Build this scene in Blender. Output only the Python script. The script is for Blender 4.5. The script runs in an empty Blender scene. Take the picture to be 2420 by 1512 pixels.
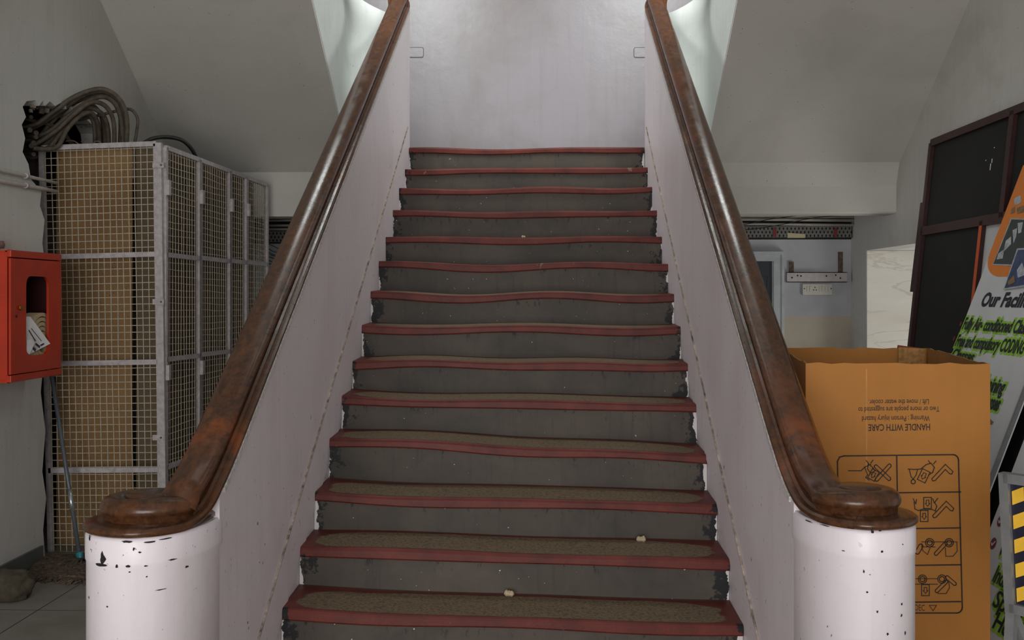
import bpy, bmesh, math, random
from mathutils import Vector, Matrix
from mathutils.geometry import tessellate_polygon
random.seed(7)
SC = bpy.context.scene
COL = SC.collection

# ------------------------------------------------------------------ camera
FPX, HOR, EYE = 2600.0, 700.0, 1.53
YAW = math.atan(72 / FPX)
cam_data = bpy.data.cameras.new('camera')
cam_data.sensor_width = 36.0
cam_data.lens = 36.0 * FPX / 2420.0
cam_data.shift_y = -(756 - HOR) / 2420.0
cam = bpy.data.objects.new('camera', cam_data)
COL.objects.link(cam)
cam.location = (0, 0, EYE)
cam.rotation_euler = (math.pi / 2, 0, YAW)
SC.camera = cam

# ------------------------------------------------------------------ world, lights, exposure
world = bpy.data.worlds.new('world')
SC.world = world
world.use_nodes = True
world.node_tree.nodes['Background'].inputs[0].default_value = (0.86, 0.93, 1.0, 1)
world.node_tree.nodes['Background'].inputs[1].default_value = 0.5


def area_light(name, loc, target, sx, sy, power, color=(1, 1, 1), spread=180):
    d = bpy.data.lights.new(name, 'AREA')
    d.shape = 'RECTANGLE'
    d.size, d.size_y, d.energy, d.color = sx, sy, power, color
    d.spread = math.radians(spread)
    o = bpy.data.objects.new(name, d)
    COL.objects.link(o)
    o.location = loc
    o.rotation_euler = (Vector(target) - Vector(loc)).to_track_quat('-Z', 'Y').to_euler()
    return o


area_light('entrance_daylight', (-1.0, -3.4, 1.5), (0.3, 6.0, 1.7), 4.6, 2.9, 335, (1.0, 0.975, 0.955))
area_light('well_daylight', (-1.35, 6.9, 5.0), (-1.3, 8.5, 3.0), 0.6, 1.2, 54, (0.95, 1.0, 0.98), 160)
area_light('well_daylight', (1.15, 6.9, 5.0), (1.1, 8.5, 3.0), 0.6, 1.2, 54, (0.95, 1.0, 0.98), 160)
area_light('stairwell_daylight', (-0.1, 7.0, 6.3), (-0.1, 9.0, 2.6), 3.0, 1.5, 16, (0.93, 1.0, 1.0))
area_light('side_room_daylight', (4.0, 7.9, 0.35), (3.1, 9.0, 1.9), 1.2, 1.2, 24, (1.0, 0.98, 0.95))
area_light('corridor_fill', (-0.4, 9.2, 1.3), (2.7, 9.3, 1.5), 0.9, 1.6, 9, (0.97, 0.98, 1.0))  # unseen fill lamp added behind the stairs to brighten the corridor side wall

SC.view_settings.view_transform = 'Standard'
SC.view_settings.look = 'None'
SC.view_settings.gamma = 1
SC.view_settings.use_curve_mapping = False
SC.view_settings.exposure = 0.0

# ------------------------------------------------------------------ measuring helpers
CY, SY = math.cos(YAW), math.sin(YAW)
EYE_P = Vector((0, 0, EYE))


def ray(px, py):
    u = (px - 1210) / FPX
    v = -(py - HOR) / FPX
    return Vector((u * CY - SY, u * SY + CY, v))


def at(px, py, X=None, Y=None, Z=None):
    d = ray(px, py)
    t = X / d.x if X is not None else (Y / d.y if Y is not None else (Z - EYE) / d.z)
    return EYE_P + t * d


def atp(px, py, p, n):
    d = ray(px, py)
    t = (p - EYE_P).dot(n) / d.dot(n)
    return EYE_P + t * d


# ------------------------------------------------------------------ materials
def srgb(r, g, b):
    f = lambda c: (c / 255 / 12.92) if c <= 10 else ((c / 255 + 0.055) / 1.055) ** 2.4
    return (f(r), f(g), f(b), 1)


class NT:
    def __init__(self, name, rough=0.6, metallic=0.0, spec=0.5):
        self.m = bpy.data.materials.new(name)
        self.m.use_nodes = True
        self.t = self.m.node_tree
        self.b = self.t.nodes['Principled BSDF']
        self.b.inputs['Roughness'].default_value = rough
        self.b.inputs['Metallic'].default_value = metallic
        self.b.inputs['Specular IOR Level'].default_value = spec
        self.co = self.n('ShaderNodeTexCoord')

    def n(self, kind, **kw):
        x = self.t.nodes.new(kind)
        for k, v in kw.items():
            setattr(x, k, v)
        return x

    def l(self, a, b):
        self.t.links.new(a, b)

    def mapped(self, src='Object', scale=(1, 1, 1), loc=(0, 0, 0), rot=(0, 0, 0)):
        mp = self.n('ShaderNodeMapping')
        mp.inputs['Scale'].default_value = scale
        mp.inputs['Location'].default_value = loc
        mp.inputs['Rotation'].default_value = rot
        self.l(self.co.outputs[src], mp.inputs[0])
        return mp.outputs[0]

    def noise(self, vec, scale, detail=4, rough=0.6, dist=0.0):
        x = self.n('ShaderNodeTexNoise')
        x.inputs['Scale'].default_value = scale
        x.inputs['Detail'].default_value = detail
        x.inputs['Roughness'].default_value = rough
        x.inputs['Distortion'].default_value = dist
        self.l(vec, x.inputs['Vector'])
        return x.outputs['Fac']

    def ramp(self, fac, lo, hi, v0=0.0, v1=1.0):
        x = self.n('ShaderNodeMapRange')
        x.inputs['From Min'].default_value = lo
        x.inputs['From Max'].default_value = hi
        x.inputs['To Min'].default_value = v0
        x.inputs['To Max'].default_value = v1
        self.l(fac, x.inputs['Value'])
        return x.outputs[0]

    def math(self, op, a, b=None, c=None):
        x = self.n('ShaderNodeMath', operation=op)
        for i, v in enumerate((a, b, c)):
            if v is None:
                continue
            if isinstance(v, (int, float)):
                x.inputs[i].default_value = v
            else:
                self.l(v, x.inputs[i])
        return x.outputs[0]

    def mix(self, fac, a, b):
        x = self.n('ShaderNodeMix', data_type='RGBA')
        if isinstance(fac, (int, float)):
            x.inputs[0].default_value = fac
        else:
            self.l(fac, x.inputs[0])
        for i, v in ((6, a), (7, b)):
            if isinstance(v, tuple):
                x.inputs[i].default_value = v
            else:
                self.l(v, x.inputs[i])
        return x.outputs[2]

    def sep(self, vec):
        x = self.n('ShaderNodeSeparateXYZ')
        self.l(vec, x.inputs[0])
        return x.outputs

    def color(self, c):
        if isinstance(c, tuple):
            self.b.inputs['Base Color'].default_value = c
        else:
            self.l(c, self.b.inputs['Base Color'])

    def bump(self, h, strength=0.3, dist=0.01):
        x = self.n('ShaderNodeBump')
        x.inputs['Strength'].default_value = strength
        x.inputs['Distance'].default_value = dist
        self.l(h, x.inputs['Height'])
        self.l(x.outputs[0], self.b.inputs['Normal'])


def flat_mat(name, rgb, rough=0.6, metallic=0.0, vary=0.06, scale=25, spec=0.5):
    t = NT(name, rough, metallic, spec)
    c = srgb(*rgb)
    f = t.noise(t.mapped(), scale)
    dark = tuple(x * (1 - vary * 2.5) for x in c[:3]) + (1,)
    t.color(t.mix(t.ramp(f, 0.35, 0.7), c, dark))
    return t.m


def paint_mat(name, rgb, stain, rough=0.55, stain_amt=0.45, chip=None, chip_lo=0.70, chip_scale=14, streak=0.25, spec=0.4):
    """old wall paint: big blotches, vertical streaks, chips with hard edges"""
    t = NT(name, rough, 0, spec)
    v = t.mapped()
    c, s = srgb(*rgb), srgb(*stain)
    blot = t.ramp(t.noise(v, 1.3, 5, 0.62, 0.4), 0.48, 0.75, 0, stain_amt)
    col = t.mix(blot, c, s)
    st = t.ramp(t.noise(t.mapped(scale=(14, 14, 0.8)), 1.6, 4, 0.6), 0.5, 0.8, 0, streak)
    col = t.mix(st, col, s)
    speck = t.ramp(t.noise(v, 60, 2, 0.5), 0.735, 0.76, 0, 0.75)
    col = t.mix(speck, col, srgb(70, 66, 62))
    if chip:
        big = t.noise(v, chip_scale, 3, 0.55, 0.3)
        msk = t.ramp(t.noise(v, 1.1, 2), 0.45, 0.6)
        col = t.mix(t.math('MULTIPLY', t.ramp(big, chip_lo, chip_lo + 0.015), msk), col, srgb(*chip))
    t.color(col)
    t.bump(t.noise(v, 9, 5, 0.6), 0.12, 0.02)
    return t.m


M = {}
M['lilac'] = paint_mat('lilac gloss paint', (196, 186, 191), (150, 140, 138), 0.36, 0.34, (30, 26, 26), 0.755, 20, 0.30, 0.45)
M['backwall'] = paint_mat('lilac wall paint', (152, 145, 150), (116, 106, 94), 0.33, 0.5, (40, 36, 34), 0.77, 16, 0.16, 0.45)
M['newel'] = paint_mat('white chipped paint', (227, 217, 222), (188, 176, 172), 0.4, 0.35, (24, 20, 20), 0.705, 26, 0.2, 0.45)
M['wellwall'] = paint_mat('white wall paint', (205, 208, 205), (150, 150, 138), 0.5, 0.3, (60, 55, 48), 0.78, 12, 0.2)
M['wall'] = paint_mat('grey white distemper', (194, 192, 186), (130, 125, 114), 0.75, 0.4, (60, 55, 48), 0.78, 14, 0.14)
M['ceiling'] = paint_mat('ceiling distemper', (192, 189, 181), (146, 141, 131), 0.8, 0.3, (40, 36, 32), 0.80, 22, 0.0)
M['skirt_edge'] = flat_mat('cream paint edge', (190, 172, 156), 0.6, vary=0.36, scale=22)
M['seam'] = flat_mat('white paint line', (225, 218, 215), 0.6, vary=0.2, scale=90)


def wood_mat():
    t = NT('varnished brown wood', 0.24, 0, 0.38)
    v = t.mapped(scale=(22, 3.2, 22))
    g = t.noise(v, 2.2, 6, 0.65, 0.6)
    c = t.mix(t.ramp(g, 0.3, 0.72), srgb(48, 29, 19), srgb(92, 58, 34))
    w = t.ramp(t.noise(t.mapped(loc=(3, 1, 2), scale=(2, 0.6, 2)), 2.6, 4, 0.6), 0.52, 0.75, 0, 0.45)
    c = t.mix(w, c, srgb(122, 66, 34))
    o3 = t.sep(t.co.outputs['Object'])
    near = t.ramp(t.math('ABSOLUTE', t.math('SUBTRACT', o3[1], 0.30)), 0.05, 0.16, 1, 0)
    pat = t.math('MULTIPLY', near, t.ramp(t.noise(t.mapped(), 9, 5, 0.65), 0.42, 0.6))
    c = t.mix(t.math('MULTIPLY', pat, 0.65), c, srgb(136, 70, 32))
    d = t.ramp(t.noise(t.mapped(), 40, 3), 0.68, 0.74, 0, 0.35)
    c = t.mix(d, c, srgb(26, 16, 13))
    t.color(c)
    t.l(t.ramp(t.noise(t.mapped(), 6), 0.3, 0.7, 0.16, 0.30), t.b.inputs['Roughness'])
    t.bump(g, 0.12, 0.004)
    return t.m


M['wood'] = wood_mat()


def riser_mat():
    t = NT('worn grey concrete riser', 0.62, 0, 0.35)
    v = t.mapped()
    g = t.sep(t.co.outputs['Generated'])
    at_ = t.n('ShaderNodeAttribute', attribute_name='rise')
    g = [g[0], g[1], at_.outputs['Fac']]
    c = t.mix(t.ramp(t.noise(v, 2.4, 6, 0.65, 0.5), 0.35, 0.7), srgb(58, 53, 47), srgb(82, 73, 64))
    drip = t.ramp(t.noise(t.mapped(scale=(26, 26, 2.0)), 1.4, 4, 0.6), 0.56, 0.72, 0, 0.4)
    c = t.mix(drip, c, srgb(46, 44, 42))
    n2 = t.noise(v, 16, 5, 0.7)
    edge = t.math('ABSOLUTE', t.math('SUBTRACT', g[0], 0.5))
    # black paint left near both ends
    bl = t.ramp(t.math('ADD', edge, t.math('MULTIPLY', t.math('SUBTRACT', n2, 0.5), 0.22)), 0.478, 0.486)
    c = t.mix(bl, c, srgb(24, 24, 25))
    # black scrapes below the nosing
    top = t.math('MULTIPLY', t.ramp(g[2], 0.45, 0.75), t.ramp(t.noise(t.mapped(scale=(3, 3, 1)), 14, 4, 0.7), 0.6, 0.64))
    c = t.mix(top, c, srgb(26, 26, 27))
    # slopped white wall paint at the ends
    n3 = t.noise(t.mapped(loc=(5, 2, 9)), 11, 4, 0.65)
    wh = t.ramp(t.math('ADD', edge, t.math('MULTIPLY', t.math('SUBTRACT', n3, 0.5), 0.05)), 0.4945, 0.4955)
    c = t.mix(wh, c, srgb(205, 200, 198))
    dots = t.ramp(t.noise(t.mapped(loc=(1, 7, 3)), 75, 1), 0.79, 0.80)
    c = t.mix(dots, c, srgb(200, 195, 188))
    t.color(c)
    t.bump(t.noise(v, 30, 5), 0.15, 0.005)
    return t.m


def tread_mat():
    t = NT('red painted worn tread', 0.5, 0, 0.22)
    v = t.mapped()
    g = t.sep(t.co.outputs['Generated'])
    at_ = t.n('ShaderNodeAttribute', attribute_name='run')
    g = [g[0], at_.outputs['Fac'], g[2]]
    n1 = t.noise(t.mapped(scale=(1, 2.5, 1)), 3.2, 5, 0.6)
    ex = t.math('POWER', t.math('ABSOLUTE', t.math('MULTIPLY', t.math('SUBTRACT', g[0], 0.5), 2.10)), 6.0)
    ey = t.math('POWER', t.math('ABSOLUTE', t.math('MULTIPLY', t.math('SUBTRACT', g[1], 0.40), 2.35)), 3.0)
    r = t.math('ADD', t.math('ADD', ex, ey), t.math('MULTIPLY', t.math('SUBTRACT', n1, 0.5), 1.1))
    worn = t.math('MULTIPLY', t.ramp(r, 0.93, 0.99, 1, 0), t.ramp(t.math('ADD', g[1], t.math('MULTIPLY', t.math('SUBTRACT', n1, 0.5), 0.05)), 0.062, 0.075))
    red = t.mix(t.ramp(t.noise(v, 7, 5), 0.35, 0.7), srgb(102, 45, 37), srgb(76, 34, 29))
    back = t.ramp(t.math('ADD', g[1], t.math('MULTIPLY', t.math('SUBTRACT', n1, 0.5), 0.12)), 0.88, 0.94)
    red = t.mix(t.math('MULTIPLY', back, 0.75), red, srgb(86, 74, 62))
    conc = t.mix(t.ramp(t.noise(v, 90, 3, 0.7), 0.45, 0.72), srgb(114, 97, 75), srgb(60, 51, 42))
    c = t.mix(worn, red, conc)
    # rubbed through at the edge here and there, black paint at the ends
    nz = t.noise(t.mapped(loc=(2, 4, 1)), 5, 5, 0.7)
    rub = t.math('MULTIPLY', t.ramp(nz, 0.66, 0.68), t.ramp(g[1], 0.06, 0.02))
    c = t.mix(t.math('MULTIPLY', rub, 0.8), c, srgb(120, 98, 82))
    edge = t.math('ABSOLUTE', t.math('SUBTRACT', g[0], 0.5))
    bl = t.ramp(t.math('ADD', edge, t.math('MULTIPLY', t.math('SUBTRACT', t.noise(v, 26, 4), 0.5), 0.16)), 0.497, 0.503)
    fr = t.ramp(g[1], 0.10, 0.05)
    c = t.mix(t.math('MULTIPLY', bl, fr), c, srgb(28, 26, 26))
    t.color(c)
    t.l(t.ramp(worn, 0, 1, 0.5, 0.85), t.b.inputs['Roughness'])
    t.bump(t.noise(v, 60, 4), 0.2, 0.004)
    return t.m


M['riser'], M['tread'] = riser_mat(), tread_mat()


def floor_mat():
    t = NT('grey ribbed floor tile', 0.55, 0, 0.4)
    br = t.n('ShaderNodeTexBrick')
    br.offset = 0
    br.inputs['Scale'].default_value = 1
    br.inputs['Brick Width'].default_value = 0.6
    br.inputs['Row Height'].default_value = 0.6
    br.inputs['Mortar Size'].default_value = 0.004
    br.inputs['Color1'].default_value = srgb(136, 131, 122)
    br.inputs['Color2'].default_value = srgb(128, 124, 116)
    br.inputs['Mortar'].default_value = srgb(58, 54, 50)
    t.l(t.mapped(loc=(0.06, 0.1, 0)), br.inputs['Vector'])
    d = t.ramp(t.noise(t.mapped(), 2.5, 6, 0.65), 0.42, 0.72, 0, 0.6)
    c = t.mix(d, br.outputs['Color'], srgb(92, 86, 76))
    sp = t.ramp(t.noise(t.mapped(), 45, 2), 0.74, 0.76)
    t.color(t.mix(sp, c, srgb(50, 44, 38)))
    w = t.n('ShaderNodeTexWave')
    w.inputs['Scale'].default_value = 34
    t.l(t.mapped(rot=(0, 0, 0.7)), w.inputs['Vector'])
    t.bump(w.outputs['Fac'], 0.25, 0.002)
    return t.m


def marble_mat():
    t = NT('cream veined marble', 0.25, 0, 0.5)
    v = t.mapped(scale=(0.7, 1, 3.0), rot=(0, 0.45, 0))
    a = t.noise(v, 1.7, 7, 0.55, 0.7)
    vein = t.ramp(t.math('ABSOLUTE', t.math('SUBTRACT', a, 0.5)), 0.0, 0.022, 1, 0)
    base = t.mix(t.ramp(t.noise(v, 1.2, 4), 0.35, 0.7), srgb(216, 210, 198), srgb(200, 192, 178))
    t.color(t.mix(t.math('MULTIPLY', vein, 0.38), base, srgb(150, 142, 130)))
    return t.m


def two_tone_mat():
    """bluish white above a beige dado on the back wall"""
    t = NT('two tone corridor paint', 0.6, 0, 0.4)
    z = t.sep(t.co.outputs['Object'])[2]
    up = t.mix(t.ramp(t.noise(t.mapped(), 2, 5), 0.4, 0.7), srgb(190, 191, 194), srgb(170, 171, 173))
    lo = t.mix(t.ramp(t.noise(t.mapped(), 2.4, 5), 0.4, 0.7), srgb(190, 178, 160), srgb(172, 160, 142))
    t.color(t.mix(t.ramp(z, 1.352, 1.358), lo, up))
    return t.m


M['floor'], M['marble'], M['corridor'] = floor_mat(), marble_mat(), two_tone_mat()
M['cage'] = flat_mat('old white metal paint', (180, 172, 172), 0.45, 0.0, 0.14, 30)
M['wire'] = flat_mat('cream painted wire', (178, 170, 150), 0.45, 0.0, 0.12, 40)


def board_mat(name, a, b):
    t = NT(name, 0.8, 0, 0.2)
    c = t.mix(t.ramp(t.noise(t.mapped(), 2, 5), 0.35, 0.7), srgb(*a), srgb(*b))
    c = t.mix(t.ramp(t.noise(t.mapped(), 70, 3), 0.66, 0.7, 0, 0.7), c, srgb(50, 36, 24))
    wsp = t.ramp(t.noise(t.mapped(loc=(4, 4, 4), scale=(1, 1, 0.5)), 24, 2), 0.76, 0.775)
    t.color(t.mix(wsp, c, srgb(180, 168, 150)))
    return t.m


M['hardboard'] = board_mat('dusty brown hardboard', (150, 118, 80), (126, 98, 66))
M['plywood'] = board_mat('grey brown plywood', (112, 96, 74), (92, 78, 60))
M['darkboard'] = board_mat('dark brown plywood', (92, 70, 50), (66, 50, 38))
M['cable'] = flat_mat('dusty black cable', (86, 75, 62), 0.65, 0, 0.25, 30)
M['black_wire'] = flat_mat('black wire', (22, 21, 21), 0.5)
M['masonry'] = flat_mat('broken dark masonry', (58, 46, 40), 0.95, 0, 0.3, 12)
M['rubble'] = flat_mat('broken mortar', (150, 138, 124), 0.95, 0, 0.3, 20)
M['pipe'] = flat_mat('painted conduit', (176, 170, 160), 0.5)
M['red'] = flat_mat('red enamel', (184, 46, 8), 0.4, 0, 0.1, 6)
M['red_shade'] = flat_mat('shaded red enamel', (70, 12, 10), 0.55)  # red enamel darkened to stand for the shade inside the hose box
M['hose'] = flat_mat('beige canvas hose', (188, 166, 128), 0.8)
M['paper'] = flat_mat('white paper', (225, 222, 220), 0.7, 0, 0.03)
M['ink'] = flat_mat('dark print', (46, 36, 44), 0.7)
M['brass'] = flat_mat('brass', (170, 110, 40), 0.35, 0.8)
M['carton'] = None


def carton_mat():
    t = NT('brown corrugated cardboard', 0.62, 0, 0.3)
    c = t.mix(t.ramp(t.noise(t.mapped(), 1.8, 5), 0.35, 0.7), srgb(172, 113, 46), srgb(156, 100, 38))
    gm = t.ramp(t.noise(t.mapped(scale=(40, 40, 1)), 1.0, 2), 0.3, 0.7, 0, 0.18)
    t.color(t.mix(gm, c, srgb(150, 98, 40)))
    return t.m


M['carton'] = carton_mat()
M['carton_edge'] = flat_mat('torn cardboard edge', (176, 128, 70), 0.8, 0, 0.2, 60)
M['carton_in'] = flat_mat('raw cardboard inside', (160, 108, 50), 0.75, 0, 0.1, 8)
M['carton_ink'] = flat_mat('brown black carton ink', (36, 22, 10), 0.7)
M['crease'] = flat_mat('rubbed cardboard crease', (184, 126, 56), 0.6, 0, 0.1, 20)
M['redflap'] = flat_mat('red brown card', (120, 44, 22), 0.7)
M['teal'] = flat_mat('dark teal door paint', (32, 42, 48), 0.5, 0, 0.08, 12)
M['doorframe'] = flat_mat('grey white door frame paint', (182, 186, 186), 0.5, 0, 0.08, 10)
M['rust'] = flat_mat('rusty brown strap', (116, 92, 80), 0.8, 0, 0.25, 40)
M['bracket'] = flat_mat('scuffed white steel', (196, 186, 184), 0.5, 0, 0.08, 20)
M['switch'] = flat_mat('cream switch plastic', (206, 202, 188), 0.4, 0, 0.04)
M['tray'] = flat_mat('galvanised cable tray', (120, 117, 112), 0.5, 0.2, 0.12, 20)
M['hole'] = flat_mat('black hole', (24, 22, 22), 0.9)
M['redoval'] = flat_mat('dull red plastic', (128, 34, 36), 0.5)
M['tape'] = flat_mat('yellowed paper', (200, 188, 150), 0.8)
M['boardblack'] = flat_mat('matt black board', (34, 34, 30), 0.75, 0, 0.06, 6, 0.25)
M['maroon'] = flat_mat('dark maroon frame paint', (58, 26, 24), 0.45, 0, 0.2, 14, 0.4)
M['orange'] = flat_mat('orange print', (226, 128, 40), 0.5, 0, 0.03)
M['orangered'] = flat_mat('orange red strip', (206, 84, 30), 0.5)
M['banner'] = flat_mat('white flex banner', (212, 213, 214), 0.45, 0, 0.03, 4)
M['green'] = flat_mat('green glow print', (152, 204, 62), 0.5, 0, 0.02)
M['navy'] = flat_mat('navy black print', (20, 22, 36), 0.5)
M['maroonprint'] = flat_mat('maroon print', (120, 26, 48), 0.5)
M['photo_dark'] = flat_mat('dark teal photo', (34, 52, 54), 0.35, 0, 0.3, 20)
M['photo_blue'] = flat_mat('blue photo', (46, 70, 124), 0.35, 0, 0.3, 20)
M['photo_light'] = flat_mat('pale photo patch', (196, 202, 208), 0.4, 0, 0.2, 30)
M['photo_tan'] = flat_mat('tan photo patch', (150, 116, 76), 0.4, 0, 0.2, 20)
M['steel'] = flat_mat('grey painted steel', (150, 150, 150), 0.35, 0.5, 0.08, 20)
M['hazard_y'] = flat_mat('hazard yellow', (238, 186, 56), 0.45)
M['hazard_k'] = flat_mat('hazard navy black', (28, 28, 46), 0.45)
M['signwhite'] = flat_mat('pale sign face', (204, 214, 226), 0.4)
M['mat'] = flat_mat('brown coir mat', (104, 86, 70), 0.95, 0, 0.35, 60)
M['rag'] = flat_mat('dirty olive rag', (80, 71, 55), 0.95, 0, 0.25, 12)
M['greybase'] = flat_mat('grey skirting paint', (92, 96, 94), 0.5, 0, 0.12, 8)
M['mop'] = flat_mat('grey mop handle', (92, 98, 102), 0.4, 0.2)
M['chrome'] = flat_mat('silver sleeve', (190, 196, 198), 0.25, 0.8)
M['tealplastic'] = flat_mat('teal plastic', (52, 140, 150), 0.4)
M['stone'] = flat_mat('chip of plaster', (190, 170, 140), 0.9, 0, 0.2, 60)


# ------------------------------------------------------------------ mesh builder
class MB:
    def __init__(self):
        self.v, self.f, self.mi = [], [], []
        self.cur = 0
        self.smooth = set()

    def add(self, verts, faces, smooth=False):
        o = len(self.v)
        self.v += [Vector(p) for p in verts]
        for f in faces:
            if smooth:
                self.smooth.add(len(self.f))
            self.f.append(tuple(i + o for i in f))
            self.mi.append(self.cur)
        return self

    def hexa(self, p):     # 8 points: bottom ring 0-3, top ring 4-7
        return self.add(p, [(3, 2, 1, 0), (4, 5, 6, 7), (0, 1, 5, 4), (1, 2, 6, 5), (2, 3, 7, 6), (3, 0, 4, 7)])

    def box(self, a, b):
        x0, y0, z0 = (min(a[i], b[i]) for i in range(3))
        x1, y1, z1 = (max(a[i], b[i]) for i in range(3))
        return self.hexa([(x0, y0, z0), (x1, y0, z0), (x1, y1, z0), (x0, y1, z0),
                          (x0, y0, z1), (x1, y0, z1), (x1, y1, z1), (x0, y1, z1)])

    def slab(self, quad, n):   # quad (4 pts) pushed along vector n
        q = [Vector(p) for p in quad]
        n = Vector(n)
        return self.hexa(q + [p + n for p in q])

    def bar(self, a, b, w, h, up=(0, 0, 1)):
        a, b = Vector(a), Vector(b)
        t = (b - a).normalized()
        s = t.cross(Vector(up))
        if s.length < 1e-5:
            s = t.cross(Vector((0, 1, 0)))
        s.normalize()
        u = s.cross(t)
        s, u = s * w / 2, u * h / 2
        return self.hexa([a - s - u, a + s - u, a + s + u, a - s + u, b - s - u, b + s - u, b + s + u, b - s + u])

    def tube(self, pts, r, n=8, cap=True):
        pts = [Vector(p) for p in pts]
        rings = []
        prev = None
        for i, p in enumerate(pts):
            t = (pts[min(i + 1, len(pts) - 1)] - pts[max(i - 1, 0)]).normalized()
            ref = prev if prev is not None else (Vector((0, 0, 1)) if abs(t.z) < 0.9 else Vector((1, 0, 0)))
            s = (ref - t * ref.dot(t)).normalized()
            prev = s
            u = t.cross(s)
            rr = r[i] if isinstance(r, (list, tuple)) else r
            rings.append([p + (s * math.cos(a) + u * math.sin(a)) * rr for a in [2 * math.pi * k / n for k in range(n)]])
        v = [q for g in rings for q in g]
        f = []
        for i in range(len(rings) - 1):
            for k in range(n):
                f.append((i * n + k, i * n + (k + 1) % n, (i + 1) * n + (k + 1) % n, (i + 1) * n + k))
        self.add(v, f, True)
        if cap:
            o = len(v)
            self.add(rings[0], [tuple(reversed(range(n)))])
            self.add(rings[-1], [tuple(range(n))])
        return self

    def sweep(self, pts, prof, smooth=True, scale=None):
        """closed profile (lateral, up) along pts; up stays in the vertical plane of the path"""
        pts = [Vector(p) for p in pts]
        n = len(prof)
        v, f = [], []
        for i, p in enumerate(pts):
            t = (pts[min(i + 1, len(pts) - 1)] - pts[max(i - 1, 0)]).normalized()
            lat = t.cross(Vector((0, 0, 1))).normalized()
            up = lat.cross(t)
            k_ = scale[i] if scale else 1
            v += [p + lat * (a * k_) + up * b for a, b in prof]
        for i in range(len(pts) - 1):
            for k in range(n):
                f.append((i * n + k, i * n + (k + 1) % n, (i + 1) * n + (k + 1) % n, (i + 1) * n + k))
        self.add(v, f, smooth)
        self.add(v[:n], [tuple(reversed(range(n)))])
        self.add(v[-n:], [tuple(range(n))])
        return self

    def lathe(self, c, prof, n=40, smooth=True):   # prof (r, z)
        c = Vector(c)
        v, f = [], []
        for r, z in prof:
            v += [c + Vector((r * math.cos(2 * math.pi * k / n), r * math.sin(2 * math.pi * k / n), z)) for k in range(n)]
        for i in range(len(prof) - 1):
            for k in range(n):
                f.append((i * n + k, i * n + (k + 1) % n, (i + 1) * n + (k + 1) % n, (i + 1) * n + k))
        self.add(v, f, smooth)
        self.add(v[:n], [tuple(reversed(range(n)))])
        self.add(v[-n:], [tuple(range(n))])
        return self

    def poly(self, pts, n, holes=()):
        """flat polygon (with holes) given as 3-D loops, pushed along n"""
        loops = [[Vector(p) for p in pts]] + [[Vector(p) for p in h] for h in holes]
        n = Vector(n)
        flat = [p for l in loops for p in l]
        tri = tessellate_polygon(loops)
        N = len(flat)
        self.add(flat + [p + n for p in flat], [tuple(t) for t in tri] + [tuple(i + N for i in reversed(t)) for t in tri])
        o = 0
        for l in loops:
            k = len(l)
            vs = l + [p + n for p in l]
            self.add(vs, [(i, (i + 1) % k, (i + 1) % k + k, i + k) for i in range(k)])
        return self

    def build(self, name, mats, parent=None, bevel=0, sub=0):
        me = bpy.data.meshes.new(name)
        off = Vector((0, 0, 0))
        if parent is not None:
            r = parent
            while r.parent is not None:
                r = r.parent
            off = r.location
        me.from_pydata([tuple(p - off) for p in self.v], [], self.f)
        mats = mats if isinstance(mats, (list, tuple)) else [mats]
        for m in mats:
            me.materials.append(M[m] if isinstance(m, str) else m)
        for i, p in enumerate(me.polygons):
            p.material_index = self.mi[i]
            p.use_smooth = i in self.smooth
        bm = bmesh.new()
        bm.from_mesh(me)
        bmesh.ops.remove_doubles(bm, verts=bm.verts, dist=1e-5)
        bmesh.ops.recalc_face_normals(bm, faces=bm.faces)
        bm.to_mesh(me)
        bm.free()
        o = bpy.data.objects.new(name, me)
        COL.objects.link(o)
        if parent is not None:
            o.parent = parent
        if bevel:
            b = o.modifiers.new('edge', 'BEVEL')
            b.width, b.segments, b.limit_method = bevel, 2, 'ANGLE'
        return o


def thing(name, label, cat, loc=(0, 0, 0), group=None):
    o = bpy.data.objects.new(name, None)
    COL.objects.link(o)
    o.location = loc
    return tag(o, label, cat, group)


def tag(o, label, cat, group=None, kind=None):
    o['label'], o['category'] = label, cat
    if group:
        o['group'] = group
    if kind:
        o['kind'] = kind
    return o


def struct(o, label=None):
    o['kind'] = 'structure'
    if label:
        o['label'] = label
        o['category'] = o.name.split('_')[0]
    return o


def text_mb(mb, body, origin, xdir, ydir, size, push=0.0, width=None, bold=0.0, shear=0.0, xs=1.0):
    cu = bpy.data.curves.new('lettering', 'FONT')
    cu.body = body
    cu.size = 1
    cu.offset = bold
    cu.shear = shear
    cu.resolution_u = 3
    ob = bpy.data.objects.new('lettering', cu)
    COL.objects.link(ob)
    me = bpy.data.meshes.new_from_object(ob.evaluated_get(bpy.context.evaluated_depsgraph_get()))
    bpy.data.objects.remove(ob)
    xs_ = [v.co.x for v in me.vertices] or [0, 1]
    x = Vector(xdir).normalized()
    y = Vector(ydir).normalized()
    n = x.cross(y).normalized() * push
    k = xs * size
    if width:
        k = width / (max(xs_) - min(xs_))
    x0 = min(xs_) if width else 0
    mb.add([Vector(origin) + x * ((v.co.x - x0) * k) + y * (v.co.y * size) + n for v in me.vertices],
           [tuple(p.vertices) for p in me.polygons])
    bpy.data.meshes.remove(me)
    return mb


def cat_rom(pts, n=8):
    pts = [Vector(p) for p in pts]
    out = []
    for i in range(len(pts) - 1):
        p0, p1, p2, p3 = pts[max(i - 1, 0)], pts[i], pts[i + 1], pts[min(i + 2, len(pts) - 1)]
        for k in range(n):
            t = k / n
            out.append(0.5 * ((2 * p1) + (p2 - p0) * t + (2 * p0 - 5 * p1 + 4 * p2 - p3) * t * t + (3 * p1 - p0 - 3 * p2 + p3) * t ** 3))
    out.append(pts[-1])
    return out


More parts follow.
